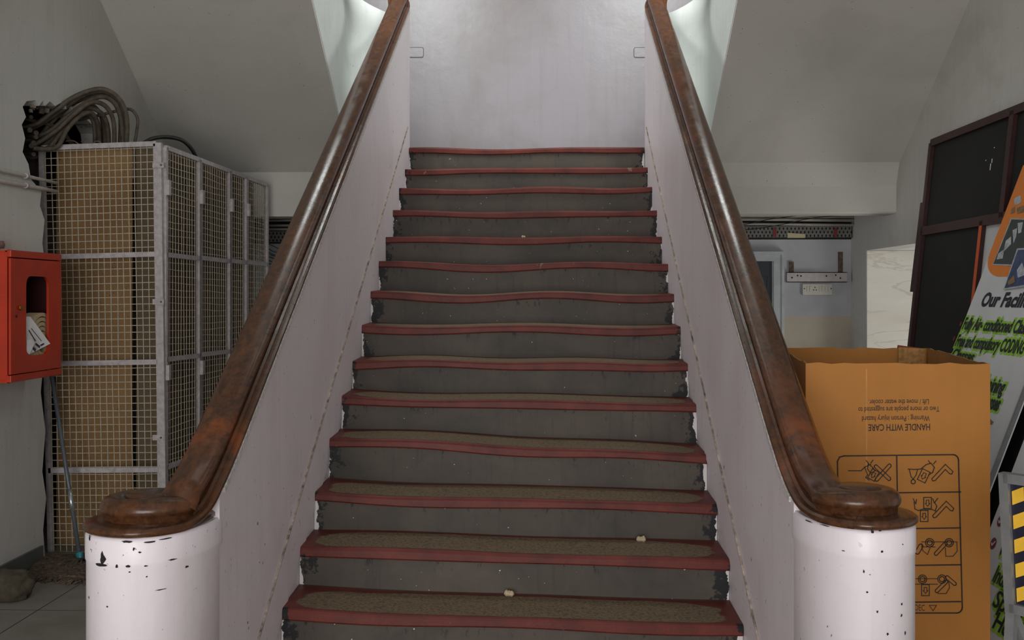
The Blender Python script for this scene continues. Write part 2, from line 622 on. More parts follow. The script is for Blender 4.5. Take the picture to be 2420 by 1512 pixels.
def rrect(cx, cy, w, h, r, n=5):
    out = []
    for sx, sy, a0 in ((1, 1, 0), (-1, 1, 90), (-1, -1, 180), (1, -1, 270)):
        for k in range(n + 1):
            a = math.radians(a0 + 90 * k / n)
            out.append((cx + sx * (w / 2 - r) + r * math.cos(a), cy + sy * (h / 2 - r) + r * math.sin(a)))
    return out


# ------------------------------------------------------------------ setting: shell
WL, WR, WB = -2.88, 2.74, 9.85     # left wall, right wall, back wall
YB = 8.6                           # front edge of the landing, face of the beams
SOFF = 0.632
soffit_z = lambda y: 2.506 + SOFF * (YB - y)

mb = MB()
mb.box((-4, -3, -0.15), (5.5, 10.2, 0))
struct(mb.build('floor', 'floor'))

# back wall: lilac above the landing, corridor colours under it
mb = MB()
mb.box((WL - 0.5, WB, 2.55), (WR, WB + 0.2, 6.5))
struct(mb.build('wall_back', 'backwall'))
mb = MB()
mb.box((WL - 0.5, WB, 0), (WR, WB + 0.2, 2.55))
struct(mb.build('wall_corridor', 'corridor'))

mb = MB()
mb.box((WL - 0.2, 4.6, 6.5), (WR + 0.2, WB + 0.2, 6.65))  # unseen lid added above the stairwell to shut out sky light
struct(mb.build('ceiling_stairwell', 'ceiling'))

# left wall with a broken hole and a ragged end beside the cage
edge = [(6.30, 0.0), (6.27, 0.18), (6.31, 0.36), (6.26, 0.52), (6.30, 0.75), (6.24, 0.98), (6.29, 1.2), (6.26, 1.45), (6.31, 1.66),
        (6.26, 1.84), (6.29, 1.97), (6.23, 2.05), (6.25, 2.13), (6.12, 2.19), (6.09, 2.27), (6.02, 2.33), (6.05, 2.41), (6.01, 2.48), (6.06, 2.53),
        (6.02, 2.58), (6.07, 2.62), (6.18, 2.645), (6.22, 2.62), (6.27, 2.66), (6.30, 2.635), (6.36, 2.67), (6.43, 2.655), (6.50, 2.685),
        (6.57, 2.66), (6.64, 2.68), (6.74, 2.645), (6.82, 2.66), (6.95, 2.63), (7.08, 2.645), (7.16, 2.60), (7.20, 2.50), (7.3, 2.36)]
loop = [(-3, 0)] + edge + [(WB, 2.36), (WB, 6.5), (-3, 6.5)]
mb = MB()
mb.poly([(WL, y, z) for y, z in loop], (-0.16, 0, 0))
struct(mb.build('wall_left', 'wall'))
mb = MB()
mb.box((WL - 0.5, 5.5, 0), (WL - 0.42, WB, 2.95))
mb.box((WL - 0.42, 5.5, 0), (WL - 0.17, 5.56, 2.95))
mb.box((WL - 0.42, 5.5, 2.88), (WL - 0.17, WB, 2.95))
struct(mb.build('wall_recess', 'masonry'))
# broken mortar lumps along the ragged edge
rub = MB()
for i in range(46):
    k = random.randrange(len(edge) - 3)
    y, z = edge[k]
    y2, z2 = edge[k + 1]
    f = random.random()
    c = Vector((WL - 0.03 - random.random() * 0.09, y + (y2 - y) * f + random.uniform(0.0, 0.03), z + (z2 - z) * f + (random.uniform(-0.05, 0) if z > 2.55 else 0)))
    r = random.uniform(0.006, 0.022)
    pts = []
    for a in range(6):
        for b in (-0.6, 0.6):
            pts.append(c + Vector((math.cos(a) * r * random.uniform(0.6, 1.2), math.sin(a) * r * random.uniform(0.6, 1.2), b * r * random.uniform(0.8, 1.4))))
    bm_ = bmesh.new()
    vs = [bm_.verts.new(p) for p in pts]
    bmesh.ops.convex_hull(bm_, input=vs)
    bm_.verts.index_update()
    rub.add([v.co.copy() for v in bm_.verts], [tuple(v.index for v in fc.verts) for fc in bm_.faces])
    bm_.free()
tag(rub.build('rubble', 'rubble'), 'crumbling mortar along the broken edge of the wall beside the cage', 'rubble', kind='stuff')

mb = MB()
mb.box((WL, 1.5, 0), (WL + 0.015, 6.24, 0.10))
struct(mb.build('baseboard_left', 'greybase'))

# right wall with the opening into the marble lined side room
OY0, OY1, OZ = 6.9, 9.40, 1.918
mb = MB()
mb.box((WR, -3, 0), (WR + 0.2, OY0, 6.5))
mb.box((WR, OY0, OZ), (WR + 0.2, OY1, 6.5))
mb.box((WR, OY1, 0), (WR + 0.2, WB + 0.2, 6.5))
struct(mb.build('wall_right', 'wall'))
mb = MB()
mb.box((WR + 0.005, OY1 - 0.012, 0), (4.4, OY1 + 0.15, OZ - 0.002))
struct(mb.build('wall_marble', 'marble'))
mb = MB()
mb.box((WR + 0.2, OY0, OZ), (4.4, OY1 + 0.15, OZ + 0.1))
struct(mb.build('ceiling_recess', 'wellwall'))

# U-shaped wells, soffits, landing
XI = {-1: -0.967, 1: 0.742}
WT = 0.15
STR = {-1: -1.497, 1: 1.255}


def slab_edge(sg):
    return STR[sg]


for sg, nm in ((-1, 'left'), (1, 'right')):
    xw = WL if sg < 0 else WR
    x0 = STR[sg]
    mb = MB()
    y0 = 3.2
    x0 += sg * 0.002
    q = [(x0, YB, soffit_z(YB)), (xw, YB, soffit_z(YB)), (xw, y0, soffit_z(y0)), (x0, y0, soffit_z(y0))]
    mb.slab(q, (0, 0, 0.2))
    struct(mb.build('ceiling_' + nm, 'ceiling'))
    # beam under the landing edge
    mb = MB()
    xo = XI[sg] + sg * WT
    xe = WL if sg < 0 else WR
    zb = 2.158 if sg < 0 else 2.172
    if sg > 0:
        # soft plaster cove between soffit and beam
        cv = [(YB - 0.22 * (1 - math.sin(math.pi / 2 * k / 10)), 2.40 + (soffit_z(YB - 0.22) - 2.40) * (1 - math.sin(math.pi / 2 * (k / 10))) ** 1.0 if False else 2.38 + (soffit_z(YB - 0.22) - 2.38) * math.cos(math.pi / 2 * k / 10) ** 1.6) for k in range(11)]
        prof = cv + [ (YB, zb + 0.012), (YB + 0.012, zb), (YB + 0.25, zb), (YB + 0.25, 2.506), (YB, 2.53)]
    else:
        prof = [(YB, zb), (YB + 0.25, zb), (YB + 0.25, 2.506), (YB, 2.506)]
    mb.poly([(xo, y, z) for y, z in prof], (xe - xo, 0, 0))
    struct(mb.build('trim_1' if sg < 0 else 'trim_2', 'ceiling'))

mb = MB()
mb.box((WL, YB, 2.506), (WR, WB, 2.60))
mb.box((XI[-1] - WT, 8.05, 2.44), (XI[1] + WT, YB, 2.598))
struct(mb.build('floor_landing', 'riser'))

# ------------------------------------------------------------------ staircase
Lpx = [(968, 350), (957, 397), (942, 444), (927, 498), (908, 559), (893, 620), (873, 692), (852, 768), (832, 850), (807, 935), (777, 1033), (740, 1165), (708, 1290), (665, 1440)]
Rpx = [(1521, 347), (1530, 394), (1541, 441), (1553, 497), (1564, 558), (1581, 621), (1594, 693), (1609, 771), (1625, 857), (1645, 955), (1670, 1072), (1692, 1190), (1720, 1322), (1752, 1478)]
XL, XR = -0.96, 0.735
nos = []
for k in range(15):
    yl, yr = 7.955 - 0.3013 * k, 7.99 - 0.3020 * k
    if k < 14:
        yl = 0.6 * yl + 0.4 * at(*Lpx[k], X=XL).y
        yr = 0.6 * yr + 0.4 * at(*Rpx[k], X=XR).y
        fl = at(Lpx[k][0], Lpx[k][1], Y=yl)
        fr = at(Rpx[k][0], Rpx[k][1], Y=yr)
        zl, zr = fl.z, fr.z
    else:
        zl = zr = 0.185
        zl, zr = 0.19, 0.16
    nos.append((yl, zl, yr, zr))
nos.append((7.955 - 0.3013 * 15, 0.0, 7.99 - 0.302 * 15, 0.0))

stair = thing('staircase', 'worn concrete staircase with red-edged treads climbing between two white balustrades', 'staircase', (-0.11, 3.6, 0))
NX = 36
for k in range(15):
    yl, zl, yr, zr = nos[k]
    _, zl2, _, zr2 = nos[k + 1]
    wv = [(random.uniform(0, 6.28), random.uniform(3, 6), random.uniform(0.002, 0.0045)) for _ in range(3)]
    rows_r, rows_t = [], []
    for i in range(NX + 1):
        f = i / NX
        x = XL - 0.005 + (XR - XL + 0.010) * f
        w = sum(a * math.sin(p + q * 2.2 * f) for p, q, a in wv)
        z = zl + (zr - zl) * f + w - 0.004 * math.sin(math.pi * f)
        y = yl + (yr - yl) * f
        zb = zl2 + (zr2 - zl2) * f
        if k > 0:
            yb = nos[k - 1][0] + (nos[k - 1][2] - nos[k - 1][0]) * f + 0.03
        else:
            yb = y + 0.35
        h = 0.043 + 0.004 * math.sin(9 * f + k)
        rows_r.append([(x, y + 0.012, zb - 0.012), (x, y + 0.012, z - 0.02), (x, y + 0.10, z - 0.02), (x, y + 0.10, zb - 0.012)])
        rows_t.append([(x, y + 0.016, z - h), (x, y + 0.003, z - h + 0.002), (x, y - 0.001, z - h + 0.008), (x, y, z - 0.012), (x, y + 0.004, z - 0.004), (x, y + 0.012, z),
                       (x, y + 0.05, z + 0.001), (x, yb - 0.05, z + 0.007), (x, yb, z + 0.008), (x, yb, z - h)])
    mr, mt = MB(), MB()
    for mb, rows in ((mr, rows_r), (mt, rows_t)):
        n = len(rows[0])
        fs = []
        for i in range(NX):
            for j in range(n):
                fs.append((i * n + j, i * n + (j + 1) % n, (i + 1) * n + (j + 1) % n, (i + 1) * n + j))
        fs.append(tuple(range(n)))
        fs.append(tuple(NX * n + j for j in reversed(range(n))))
        mb.add([p for r in rows for p in r], fs, False)
    st = mr.build('step', 'riser', stair)
    td = mt.build('tread', 'tread', st)
    for ob, nm in ((st, 'rise'), (td, 'run')):
        at_ = ob.data.attributes.new(nm, 'FLOAT', 'POINT')
        for i_, v_ in enumerate(ob.data.vertices):
            q_ = v_.co + stair.location
            f_ = (q_.x - XL) / (XR - XL)
            if nm == 'run':
                at_.data[i_].value = (q_.y - (yl + (yr - yl) * f_)) / 0.33
            else:
                z0_ = zl2 + (zr2 - zl2) * f_
                at_.data[i_].value = (q_.z - z0_) / (zl + (zr - zl) * f_ - z0_)

# little plaster chips lying on the steps
for px, py, k, lab in ((1203, 1392, 13, 'crumb of plaster lying in the middle of the lowest visible tread'),
                       (1515, 1258, 12, 'pale crumb of plaster on the second visible tread, near the cardboard box side'),
                       (1237, 558, 4, 'tiny white plaster crumb on a tread high up the staircase')):
    yy = (nos[k - 1][0] + nos[k - 1][2]) / 2 - 0.03
    p = at(px, py, Y=yy)
    f = (p.x - XL) / (XR - XL)
    zt = nos[k][1] + (nos[k][3] - nos[k][1]) * f + 0.008
    mb = MB()
    r = 0.011 if k > 5 else 0.007
    for j in range(3):
        c = Vector((p.x + (j - 1) * r * 0.9, yy + random.uniform(-0.01, 0.01), zt + r * 0.7))
        mb.lathe(c, [(r * 0.4, -r), (r, -r * 0.3), (r * 0.8, r * 0.5), (r * 0.3, r * (0.9 + 0.5 * random.random()))], 7, False)
    tag(mb.build('plaster_crumb', 'stone'), lab, 'debris')


# ------------------------------------------------------------------ balustrades and handrails
def outline(sg, xc, r0, n=72, inset=0.0):
    pts = []
    for k in range(n):
        t = 2 * math.pi * k / n
        c_, s_ = math.cos(t), math.sin(t)
        r = r0 - inset * max(c_, 0) ** 2
        y = YC - r * s_ + 0.12 * max(c_, 0) ** (1 if s_ < 0 else 1)
        if s_ >= 0 and c_ > 0:
            y = YC + 0.12 - (r + 0.12) * s_
        pts.append((xc - sg * r * c_, y))
    return pts


def loft(mb, sg, xc, prof, inset=0.0):
    n = 72
    v, f = [], []
    for r, z in prof:
        v += [(x, y, z) for x, y in outline(sg, xc, r, n, inset)]
    for i in range(len(prof) - 1):
        for k in range(n):
            f.append((i * n + k, i * n + (k + 1) % n, (i + 1) * n + (k + 1) % n, (i + 1) * n + k))
    mb.add(v, f, True)
    mb.add(v[:n], [tuple(reversed(range(n)))])
    mb.add(v[-n:], [tuple(range(n))])


def line_z(sg):
    if sg > 0:
        a, b = at(1529, 39, X=XI[1]), at(1850, 1140, X=XI[1])
    else:
        a, b = at(961, 39, X=XI[-1]), at(572, 1046, X=XI[-1])
    m = (a.z - b.z) / (a.y - b.y)
    return a.y, a.z, m


YC = 3.15
RCS = {-1: 0.170, 1: 0.153}
ZFLAT = {-1: 0.868, 1: 0.898}


def wall_top(sg):
    y0, z0, m = line_z(sg)
    zf = ZFLAT[sg]
    kk = 0.055

    def f(y):
        z = z0 + m * (y - y0)
        d = (z - zf) / kk
        return zf + kk * (math.log1p(math.exp(d)) if d < 40 else d)
    return f


BAL = {-1: ('white plaster balustrade with round newel in front of the wire cage', 'dark varnished wooden handrail ending in a volute in front of the wire cage'),
       1: ('white plaster balustrade with round newel in front of the cardboard box', 'dark varnished wooden handrail ending in a volute in front of the cardboard box')}
for sg in (-1, 1):
    RC = RCS[sg]
    xi = XI[sg]
    xo = xi + sg * WT
    xc = xi + sg * RC
    zt = wall_top(sg)
    zf = ZFLAT[sg]
    bal = thing('stair_balustrade', BAL[sg][0], 'balustrade', (xc, YC, 0))
    # straight wall
    ys = [YC + 0.12 + 0.02 * i for i in range(39)] + [YC + 0.9 + 0.1 * i for i in range(1, 40)]
    ys = [y for y in ys if y < 8.0] + [8.0]
    top = [(y, zt(y)) for y in ys]
    mb = MB()
    mb.poly([(xi, y, z) for y, z in [(YC + 0.12, 0)] + top + [(8.0, 0)]], (sg * WT, 0, 0))
    # rounded newel is one wall surface with it
    mb.build('wall_panel', 'newel', bal)
    mb = MB()
    g = 0.004
    loft(mb, sg, xc, [(RC, 0), (RC, zf - 0.085), (RC + 0.0025, zf - 0.079), (RC + 0.003, zf - 0.07), (RC + 0.0025, zf - 0.012), (RC - 0.004, zf)])
    mb.build('newel_post', 'newel', bal)
    # paint knocked off the newel, down to black
    chips = (((243, 1320, 20, 36), (238, 1334, 34, 9), (300, 1280, 26, 6), (352, 1282, 24, 5), (388, 1276, 26, 4), (316, 1297, 5, 9), (330, 1305, 7, 5), (303, 1338, 12, 8),
              (276, 1338, 7, 9), (212, 1270, 6, 14), (343, 1338, 10, 4), (400, 1327, 18, 4), (306, 1352, 6, 4), (431, 1348, 5, 8), (345, 1364, 4, 5), (208, 1412, 4, 7), (252, 1434, 5, 5), (375, 1397, 28, 2.5))
             if sg < 0 else
             ((2062, 1256, 10, 7), (2079, 1253, 8, 6), (2085, 1303, 7, 6), (1958, 1248, 18, 3), (1925, 1243, 12, 3), (2132, 1455, 6, 8), (2133, 1428, 5, 6), (2099, 1499, 7, 7), (2141, 1496, 5, 12), (2074, 1446, 6, 7),
              (2133, 1286, 4, 4), (2042, 1351, 4, 9), (1996, 1304, 8, 3), (2050, 1400, 5, 5)))
    for cx_, cy_, w_, h_ in chips:
        d = ray(cx_, cy_)
        o2, d2 = Vector((-xc, -YC)), Vector((d.x, d.y))
        R_ = RC + 0.0030
        A_, B_, C_ = d2.dot(d2), 2 * o2.dot(d2), o2.dot(o2) - R_ * R_
        D_ = B_ * B_ - 4 * A_ * C_
        if D_ < 0:
            continue
        q = EYE_P + d * ((-B_ - math.sqrt(D_)) / (2 * A_))
        a0 = math.atan2(q.y - YC, q.x - xc)
        facing = max(0.3, abs(math.sin(a0)))
        hw_, hh_ = w_ * q.y / FPX / 2 / facing / RC, h_ * q.y / FPX / 2
        zc_ = q.z
        rr_ = RC + (0.0038 if zc_ > zf - 0.078 else 0.0010)
        N_ = 11
        ring = []

        def onp(a):
            x_, y_ = xc + rr_ * math.cos(a), YC + rr_ * math.sin(a)
            if -sg * math.cos(a) > 0:
                y_ = YC + 0.12 + (rr_ + 0.12) * math.sin(a)
            return (x_, y_)
        for k in range(N_):
            t = 2 * math.pi * k / N_
            f_ = random.uniform(0.55, 1.15)
            a = a0 + hw_ * f_ * math.cos(t)
            ring.append(onp(a) + (zc_ + hh_ * f_ * math.sin(t),))
        mb = MB()
        mb.add([onp(a0) + (zc_,)] + ring, [(0, k + 1, (k + 1) % N_ + 1) for k in range(N_)])
        ch_ = mb.build('paint_chip', 'hole', bal)
        ch_['label'] = 'black patch where the white paint has chipped'
    # plaster skirt along the steps
    p0, p1 = (at(965, 300, X=XL), at(612, 1512, X=XL)) if sg < 0 else (at(1526, 300, X=XR), at(1790, 1512, X=XR))
    m = (p0.z - p1.z) / (p0.y - p1.y)
    ya, yb = 3.36, p0.y
    za, zb = p0.z + m * (ya - p0.y), p0.z
    xs = XL if sg < 0 else XR
    mb = MB()
    lo = lambda y: max(0.0, 0.02 + 0.57 * (y - 3.40) - 0.32)
    mb.poly([(xs, ya, 0), (xs, ya, za), (xs, yb, zb), (xs, yb, lo(yb))], (sg * 0.009, 0, 0))
    sk = mb.build('skirting', 'newel', bal)
    mb = MB()
    n = 60
    prev = None
    for i in range(n + 1):
        y = ya + (yb - ya) * i / n
        q = Vector((xs + sg * 0.003, y, za + (zb - za) * i / n + random.uniform(-0.0015, 0.0015)))
        if prev is not None:
            mb.bar(prev, q, 0.007, 0.005)
        prev = q
    mb.build('skirting_edge', 'skirt_edge', sk)
    # ragged white paint line under the rail
    mb = MB()
    yy = [3.31 + 0.03 * i for i in range(160)]
    pr = None
    for y in yy:
        if y > 7.97:
            break
        q = Vector((xi - sg * 0.0015, y, zt(y) - 0.009 + random.uniform(-0.003, 0.002)))
        if pr is not None:
            mb.bar(pr, q, 0.008, 0.018)
        pr = q
    mb.build('paint_line', 'seam', bal)

    # well wall (string of the returning upper flight) around the U
    x2 = STR[sg]
    cxu = (xo + x2) / 2
    ru = abs(x2 - xo) / 2
    cyu, ey = 8.30, 0.28
    plan = []
    for i in range(25):
        a = math.pi * i / 24
        plan.append((cxu - sg * ru * math.cos(a), cyu + ey * math.sin(a)))
    inner = [(xo, 7.96)] + plan + [(x2, 8.0 - 0.25 * i) for i in range(1, 21)]
    zr0 = zt(8.0)
    outer_top, outer_bot = [], []
    for i, (x, y) in enumerate(inner):
        f = min(i / 26, 1)
        tz = zr0 + 0.32 * f + (SOFF * (8.0 - y) if i > 26 else 0)
        if i == 0:
            tz = zr0
        bz = 2.42 if i <= 10 else (max(2.506, soffit_z(y)) if y < YB else 2.506) + 0.03
        if i <= 26 and i > 10:
            bz = soffit_z(min(y, YB)) - 0.004 * (26 - i) / 16 + 0.03 * (i > 24)
        outer_top.append(tz)
        outer_bot.append(bz)
    mb = MB()
    n = len(inner)
    T = 0.15
    offs = []
    for i in range(n):
        a = Vector(inner[max(i - 1, 0)])
        b = Vector(inner[min(i + 1, n - 1)])
        t = (b - a).normalized()
        nn = Vector((t.y, -t.x)) * (1 if sg < 0 else -1)
        if nn.dot(Vector(inner[i]) - Vector((cxu, cyu - 2 if i > 26 else cyu))) < 0 and i <= 26:
            nn = -nn
        if i > 26:
            nn = Vector((sg, 0))
        if i == 0:
            nn = Vector((-sg, 0))
        offs.append(Vector(inner[i]) + nn * (T if i == 0 or i > 14 else 0.08))
    v, f = [], []
    for i in range(n):
        v += [(inner[i][0], inner[i][1], outer_bot[i]), (inner[i][0], inner[i][1], outer_top[i]),
              (offs[i].x, offs[i].y, outer_top[i]), (offs[i].x, offs[i].y, outer_bot[i])]
    for i in range(n - 1):
        for j in range(4):
            f.append((i * 4 + j, i * 4 + (j + 1) % 4, i * 4 + 4 + (j + 1) % 4, i * 4 + 4 + j))
    f += [(0, 1, 2, 3), tuple((n - 1) * 4 + j for j in (3, 2, 1, 0))]
    mb.add(v, f, True)
    wo = mb.build('well_wall', 'wellwall', bal)
    wo.modifiers.new('split', 'EDGE_SPLIT').split_angle = math.radians(40)

    # handrail: moulded base + fat rounded rail, volute at the foot, turning round the well at the top
    hr = thing('handrail', BAL[sg][1], 'handrail', (xc, YC, zf))
    xr = xi + sg * 0.075
    rr = abs(xc - xr)
    path = []
    for i in range(40, -1, -1):                 # coil on the newel, from its end to the tangent point
        a = math.radians(325) * i / 40
        r_ = rr + 0.006 * (i / 40)
        path.append(Vector((xc - sg * r_ * math.cos(a), YC - r_ * math.sin(a), zf - 0.004 * (i / 40))))
    y = YC
    while y < 7.9:
        y += 0.03 if y < 4.1 else 0.12
        path.append(Vector((xr, y, zt(min(y, 8)))))
    zt0 = path[-1].z
    nst = 22
    rx, ry = abs(STR[sg] + sg * 0.075 - xr) / 2, 0.34
    cxr = (STR[sg] + sg * 0.075 + xr) / 2
    ysw = path[-1].y
    m_ = line_z(sg)[2]
    for i in range(1, nst + 1):
        a = math.pi * i / nst
        path.append(Vector((cxr - sg * rx * math.cos(a), ysw + ry * math.sin(a) * 0.9, zt0 + 0.10 * min(1, i / 4) + 0.24 * i / nst)))
    for i in range(1, 10):
        path.append(Vector((STR[sg] + sg * 0.075, ysw - 0.25 * i, path[-1].z + 0.25 * SOFF)))
    hw = 0.057
    prof = []
    for k in range(17):
        a = math.radians(-25 + 230 * k / 16)
        prof.append((hw * math.cos(a), 0.066 + 0.030 * math.sin(a)))
    prof = [(0.040, 0.024)] + [(hw * math.cos(math.radians(q)), 0.062 + (0.032 if math.sin(math.radians(q)) > 0 else 0.026) * math.sin(math.radians(q))) for q in range(-40, 221, 13)] + [(-0.040, 0.024)]
    mb = MB()
    mb.sweep(path, prof, True, [1 - 0.36 * min(1, (41 - q_) / 14) if q_ < 41 else 1 for q_ in range(len(path))])
    ro = mb.build('rail', 'wood', hr)
    ro.modifiers.new('split', 'EDGE_SPLIT').split_angle = math.radians(50)
    start = 41
    rp = RC - 0.075
    z27 = zt(YC + 0.12)
    bpath = []
    for q_ in range(18, 0, -1):
        a = math.radians(80) * q_ / 18
        bpath.append(Vector((xc - sg * rp * math.cos(a), YC + 0.12 - (rp + 0.12) * math.sin(a), zf + (z27 - zf) * max(0.0, 1 - q_ / 12) ** 2)))
    bpath += [q_ for q_ in path[start:] if q_.y > YC + 0.125 or q_.z > zf + 0.3]
    bprof = [(0.075, 0.0), (0.079, 0.006), (0.079, 0.016), (0.072, 0.022), (0.058, 0.024), (0.050, 0.030), (-0.050, 0.030), (-0.058, 0.024), (-0.072, 0.022), (-0.079, 0.016), (-0.079, 0.006), (-0.075, 0.0)]
    mb = MB()
    mb.sweep(bpath, bprof, False)
    loft(mb, sg, xc, [(RC + 0.003, zf), (RC + 0.009, zf + 0.006), (RC + 0.009, zf + 0.016), (RC + 0.001, zf + 0.022), (RC - 0.014, zf + 0.025), (RC - 0.03, zf + 0.028)], 0.022)
    mb.build('base_moulding', 'wood', hr)
    mb = MB()
    mb.lathe((xc, YC, zf), [(0.064, 0.028), (0.064, 0.088), (0.061, 0.094), (0.054, 0.097), (0.01, 0.098)], 40)
    mb.build('volute_boss', 'wood', hr)

# ------------------------------------------------------------------ plates on the landing wall
for xa, xb, ya_, yb_, lab in ((940, 1000, 113, 135, 'painted-over flat plate on the landing wall at the end nearer the wire cage'),
                              (1499, 1560, 113, 135, 'painted-over flat plate on the landing wall at the end nearer the cardboard box')):
    p, q = at(xa, yb_, Y=WB), at(xb, ya_, Y=WB)
    mb = MB()
    cx, cz = (p.x + q.x) / 2, (p.z + q.z) / 2
    mb.poly([(x, WB - 0.007, z) for x, z in rrect(cx, cz, q.x - p.x, q.z - p.z, 0.015)], (0, 0.007, 0))
    cp = tag(mb.build('cover_plate', 'backwall'), lab, 'plate')
    mb = MB()
    mb.poly([(x, WB - 0.004, z) for x, z in rrect(cx, cz, q.x - p.x + 0.014, q.z - p.z + 0.014, 0.02)], (0, 0.003, 0))
    mb.build('rim', 'greybase', cp)

# ------------------------------------------------------------------ wire mesh cage
cg = thing('wire_mesh_cage', 'tall white-framed wire mesh cage under the sloping ceiling', 'cage', at(245, 1310, Y=6.8) * 1)
cg.location.z = 0
YF = 6.52


def zed(p, z):
    return Vector((p.x, p.y, z))


fl_t, fr_t = at(99, 350, Y=YF), at(370, 340, Y=YF)
fl_b, fr_b = at(121, 1312, Y=YF), at(383, 1312, Y=YF)


def fpt(u, v):     # u across, v from bottom to top
    return (fl_b * (1 - u) + fr_b * u) * (1 - v) + (fl_t * (1 - u) + fr_t * u) * v


def frame_bars(mb, pt, vs, w, h, nrm):
    for (a, b) in (((0, 0), (0, 1)), ((1, 0), (1, 1))):
        mb.bar(pt(*a), pt(*b), w, h, nrm)
    for v in vs:
        mb.bar(pt(0, v), pt(1, v), h, w, (0, 0, 1))


def wires(mb, pt, nu, nv, r, depth, jitter=0.003):
    """welded wire grid as thin square bars following gently wavy lines"""
    dn = Vector(depth)
    us = [(i + 0.5) / nu for i in range(nu)]
    vs = [(j + 0.5) / nv for j in range(nv)]
    for u in us:
        ph, am = random.uniform(0, 6), random.uniform(0, jitter)
        pr = None
        for s in range(13):
            v = s / 12
            q = pt(u, v) + (pt(1, v) - pt(0, v)).normalized() * am * math.sin(ph + v * 9)
            if pr is not None:
                mb.bar(pr, q, r, r, dn)
            pr = q
    for v in vs:
        ph, am = random.uniform(0, 6), random.uniform(0, jitter)
        pr = None
        for s in range(5):
            u = s / 4
            q = pt(u, v) + Vector((0, 0, am * math.sin(ph + u * 5))) + dn * r
            if pr is not None:
                mb.bar(pr, q, r, r, (0, 0, 1))
            pr = q


vrow = lambda y: (1312 - y) / (1312 - 345)
mb = MB()
frame_bars(mb, fpt, (0.0, vrow(1110), vrow(857), vrow(604), 1.0), 0.030, 0.030, (0, 1, 0))
fp = mb.build('mesh_panel', 'cage', cg)
mb = MB()
wires(mb, fpt, 18, 58, 0.0042, (0, 1, 0))
mb.build('wire_mesh', 'wire', fp)
mb = MB()
pa, pb = at(376, 338, Y=YF), at(389, 1312, Y=YF)
mb.bar(pa, pb, 0.036, 0.04, (0, 1, 0))
mb.build('corner_post', 'cage', cg)
# side of the cage: four doors running back under the landing
SA, SB = at(389, 700, Y=YF + 0.02), at(631, 700, Y=8.45)
sd = Vector((SB.x - SA.x, SB.y - SA.y, 0)).normalized()
sn = Vector((sd.y, -sd.x, 0))


def side(px, py):
    return atp(px, py, SA, sn)


ztop_a, ztop_b = side(389, 348).z, side(630, 437).z


def spar(px):
    q = side(px, 700)
    return (q - SA).dot(sd)


SLEN = spar(630)
zt_s = lambda s: ztop_a + (ztop_b - ztop_a) * s / SLEN
zs = []
for (x0, y0), (x1, y1) in (((393, 598), (628, 628)), ((398, 853), (579, 821)), ((400, 1100), (475, 1075))):
    zs.append((side(x0, y0).z + side(x1, y1).z) / 2)
doors = [(391, 469.5), (471, 541), (542, 580.5), (581.5, 630)]
for i, (xa, xb) in enumerate(doors):
    s0, s1 = spar(xa), spar(xb)

    def pt(u, v, s0=s0, s1=s1):
        s = s0 + (s1 - s0) * u
        return SA + sd * s + Vector((0, 0, -EYE + 0.01 + v * (zt_s(s) - 0.01)))
    mb = MB()
    vv = [0.0] + [(z - 0.01) / (zt_s((s0 + s1) / 2) - 0.01) for z in zs] + [1.0]
    w = 0.032
    for u in (0, 1):
        mb.bar(pt(u, 0), pt(u, 1), w, 0.025, sn)
    for v in vv:
        mb.bar(pt(0, v), pt(1, v), 0.025, 0.028, (0, 0, 1))
    dr = mb.build('mesh_door', 'cage', cg)
    mb = MB()
    nu = max(4, int(round((s1 - s0) / 0.042)))
    wires(mb, pt, nu, 58, 0.0036, sn * -1, 0.006)
    mb.build('wire_mesh', 'wire', dr)
    for v in (0.90, 0.44):
        h_ = MB()
        q = pt(0, v)
        h_.box(q + Vector((-0.006, -0.02, -0.045)) + sn * 0.016, q + Vector((0.01, 0.02, 0.045)) + sn * 0.02)
        h_.build('hinge', 'cage', dr)
# clamps across corner post and padlock hasp
for py in (390, 713, 1034):
    q = at(376, py, Y=YF - 0.028)
    mb = MB()
    mb.box(q + Vector((-0.04, 0, -0.016)), q + Vector((0.028, 0.01, 0.016)))
    cl = mb.build('clamp', 'cage', cg)
    mb = MB()
    mb.tube([q + Vector((0.012, 0.002, 0)), q + Vector((0.012, -0.006, 0))], 0.006, 8)
    mb.build('bolt', 'rust', cl)
for px, py in ((551, 832), (549, 886)):
    q = side(px, py) + sn * 0.02
    mb = MB()
    mb.box(q + Vector((-0.004, -0.035, -0.012)), q + Vector((0.006, 0.03, 0.012)))
    mb.tube([q + Vector((0.008, -0.02, 0)), q + Vector((0.016, -0.02, 0.03)), q + Vector((0.016, 0.015, 0.03)), q + Vector((0.008, 0.015, 0))], 0.004, 6)
    mb.build('hasp', 'cage', cg)

# boards standing inside the cage
def sheet(name, x0, x1, ytop, Y, mat, label, th=0.012):
    a, b = at(x0, 700, Y=Y), at(x1, 700, Y=Y)
    z = at(x0, ytop, Y=Y).z
    mb = MB()
    mb.box((a.x, Y, 0.005), (b.x, Y + th, z))
    tag(mb.build(name, mat), label, 'board')


sheet('hardboard_sheet', 133, 312, 352, 6.68, 'hardboard', 'brown dusty hardboard sheet standing just behind the front mesh of the cage')
sheet('plywood_sheet', 322, 374, 352, 6.74, 'plywood', 'narrow grey-brown plywood strip inside the cage beside the corner post')
mb = MB()
q0, q1 = SA - sn * 0.09 + sd * 0.25, SA - sn * 0.09 + sd * (SLEN - 0.04)
mb.slab([zed(q0, 0.005), zed(q1, 0.005), zed(q1, 2.42), zed(q0, 2.42)], sn * -0.015)
tag(mb.build('plywood_sheet', 'darkboard'), 'long dark brown plywood sheet inside the cage behind its four mesh doors', 'board')

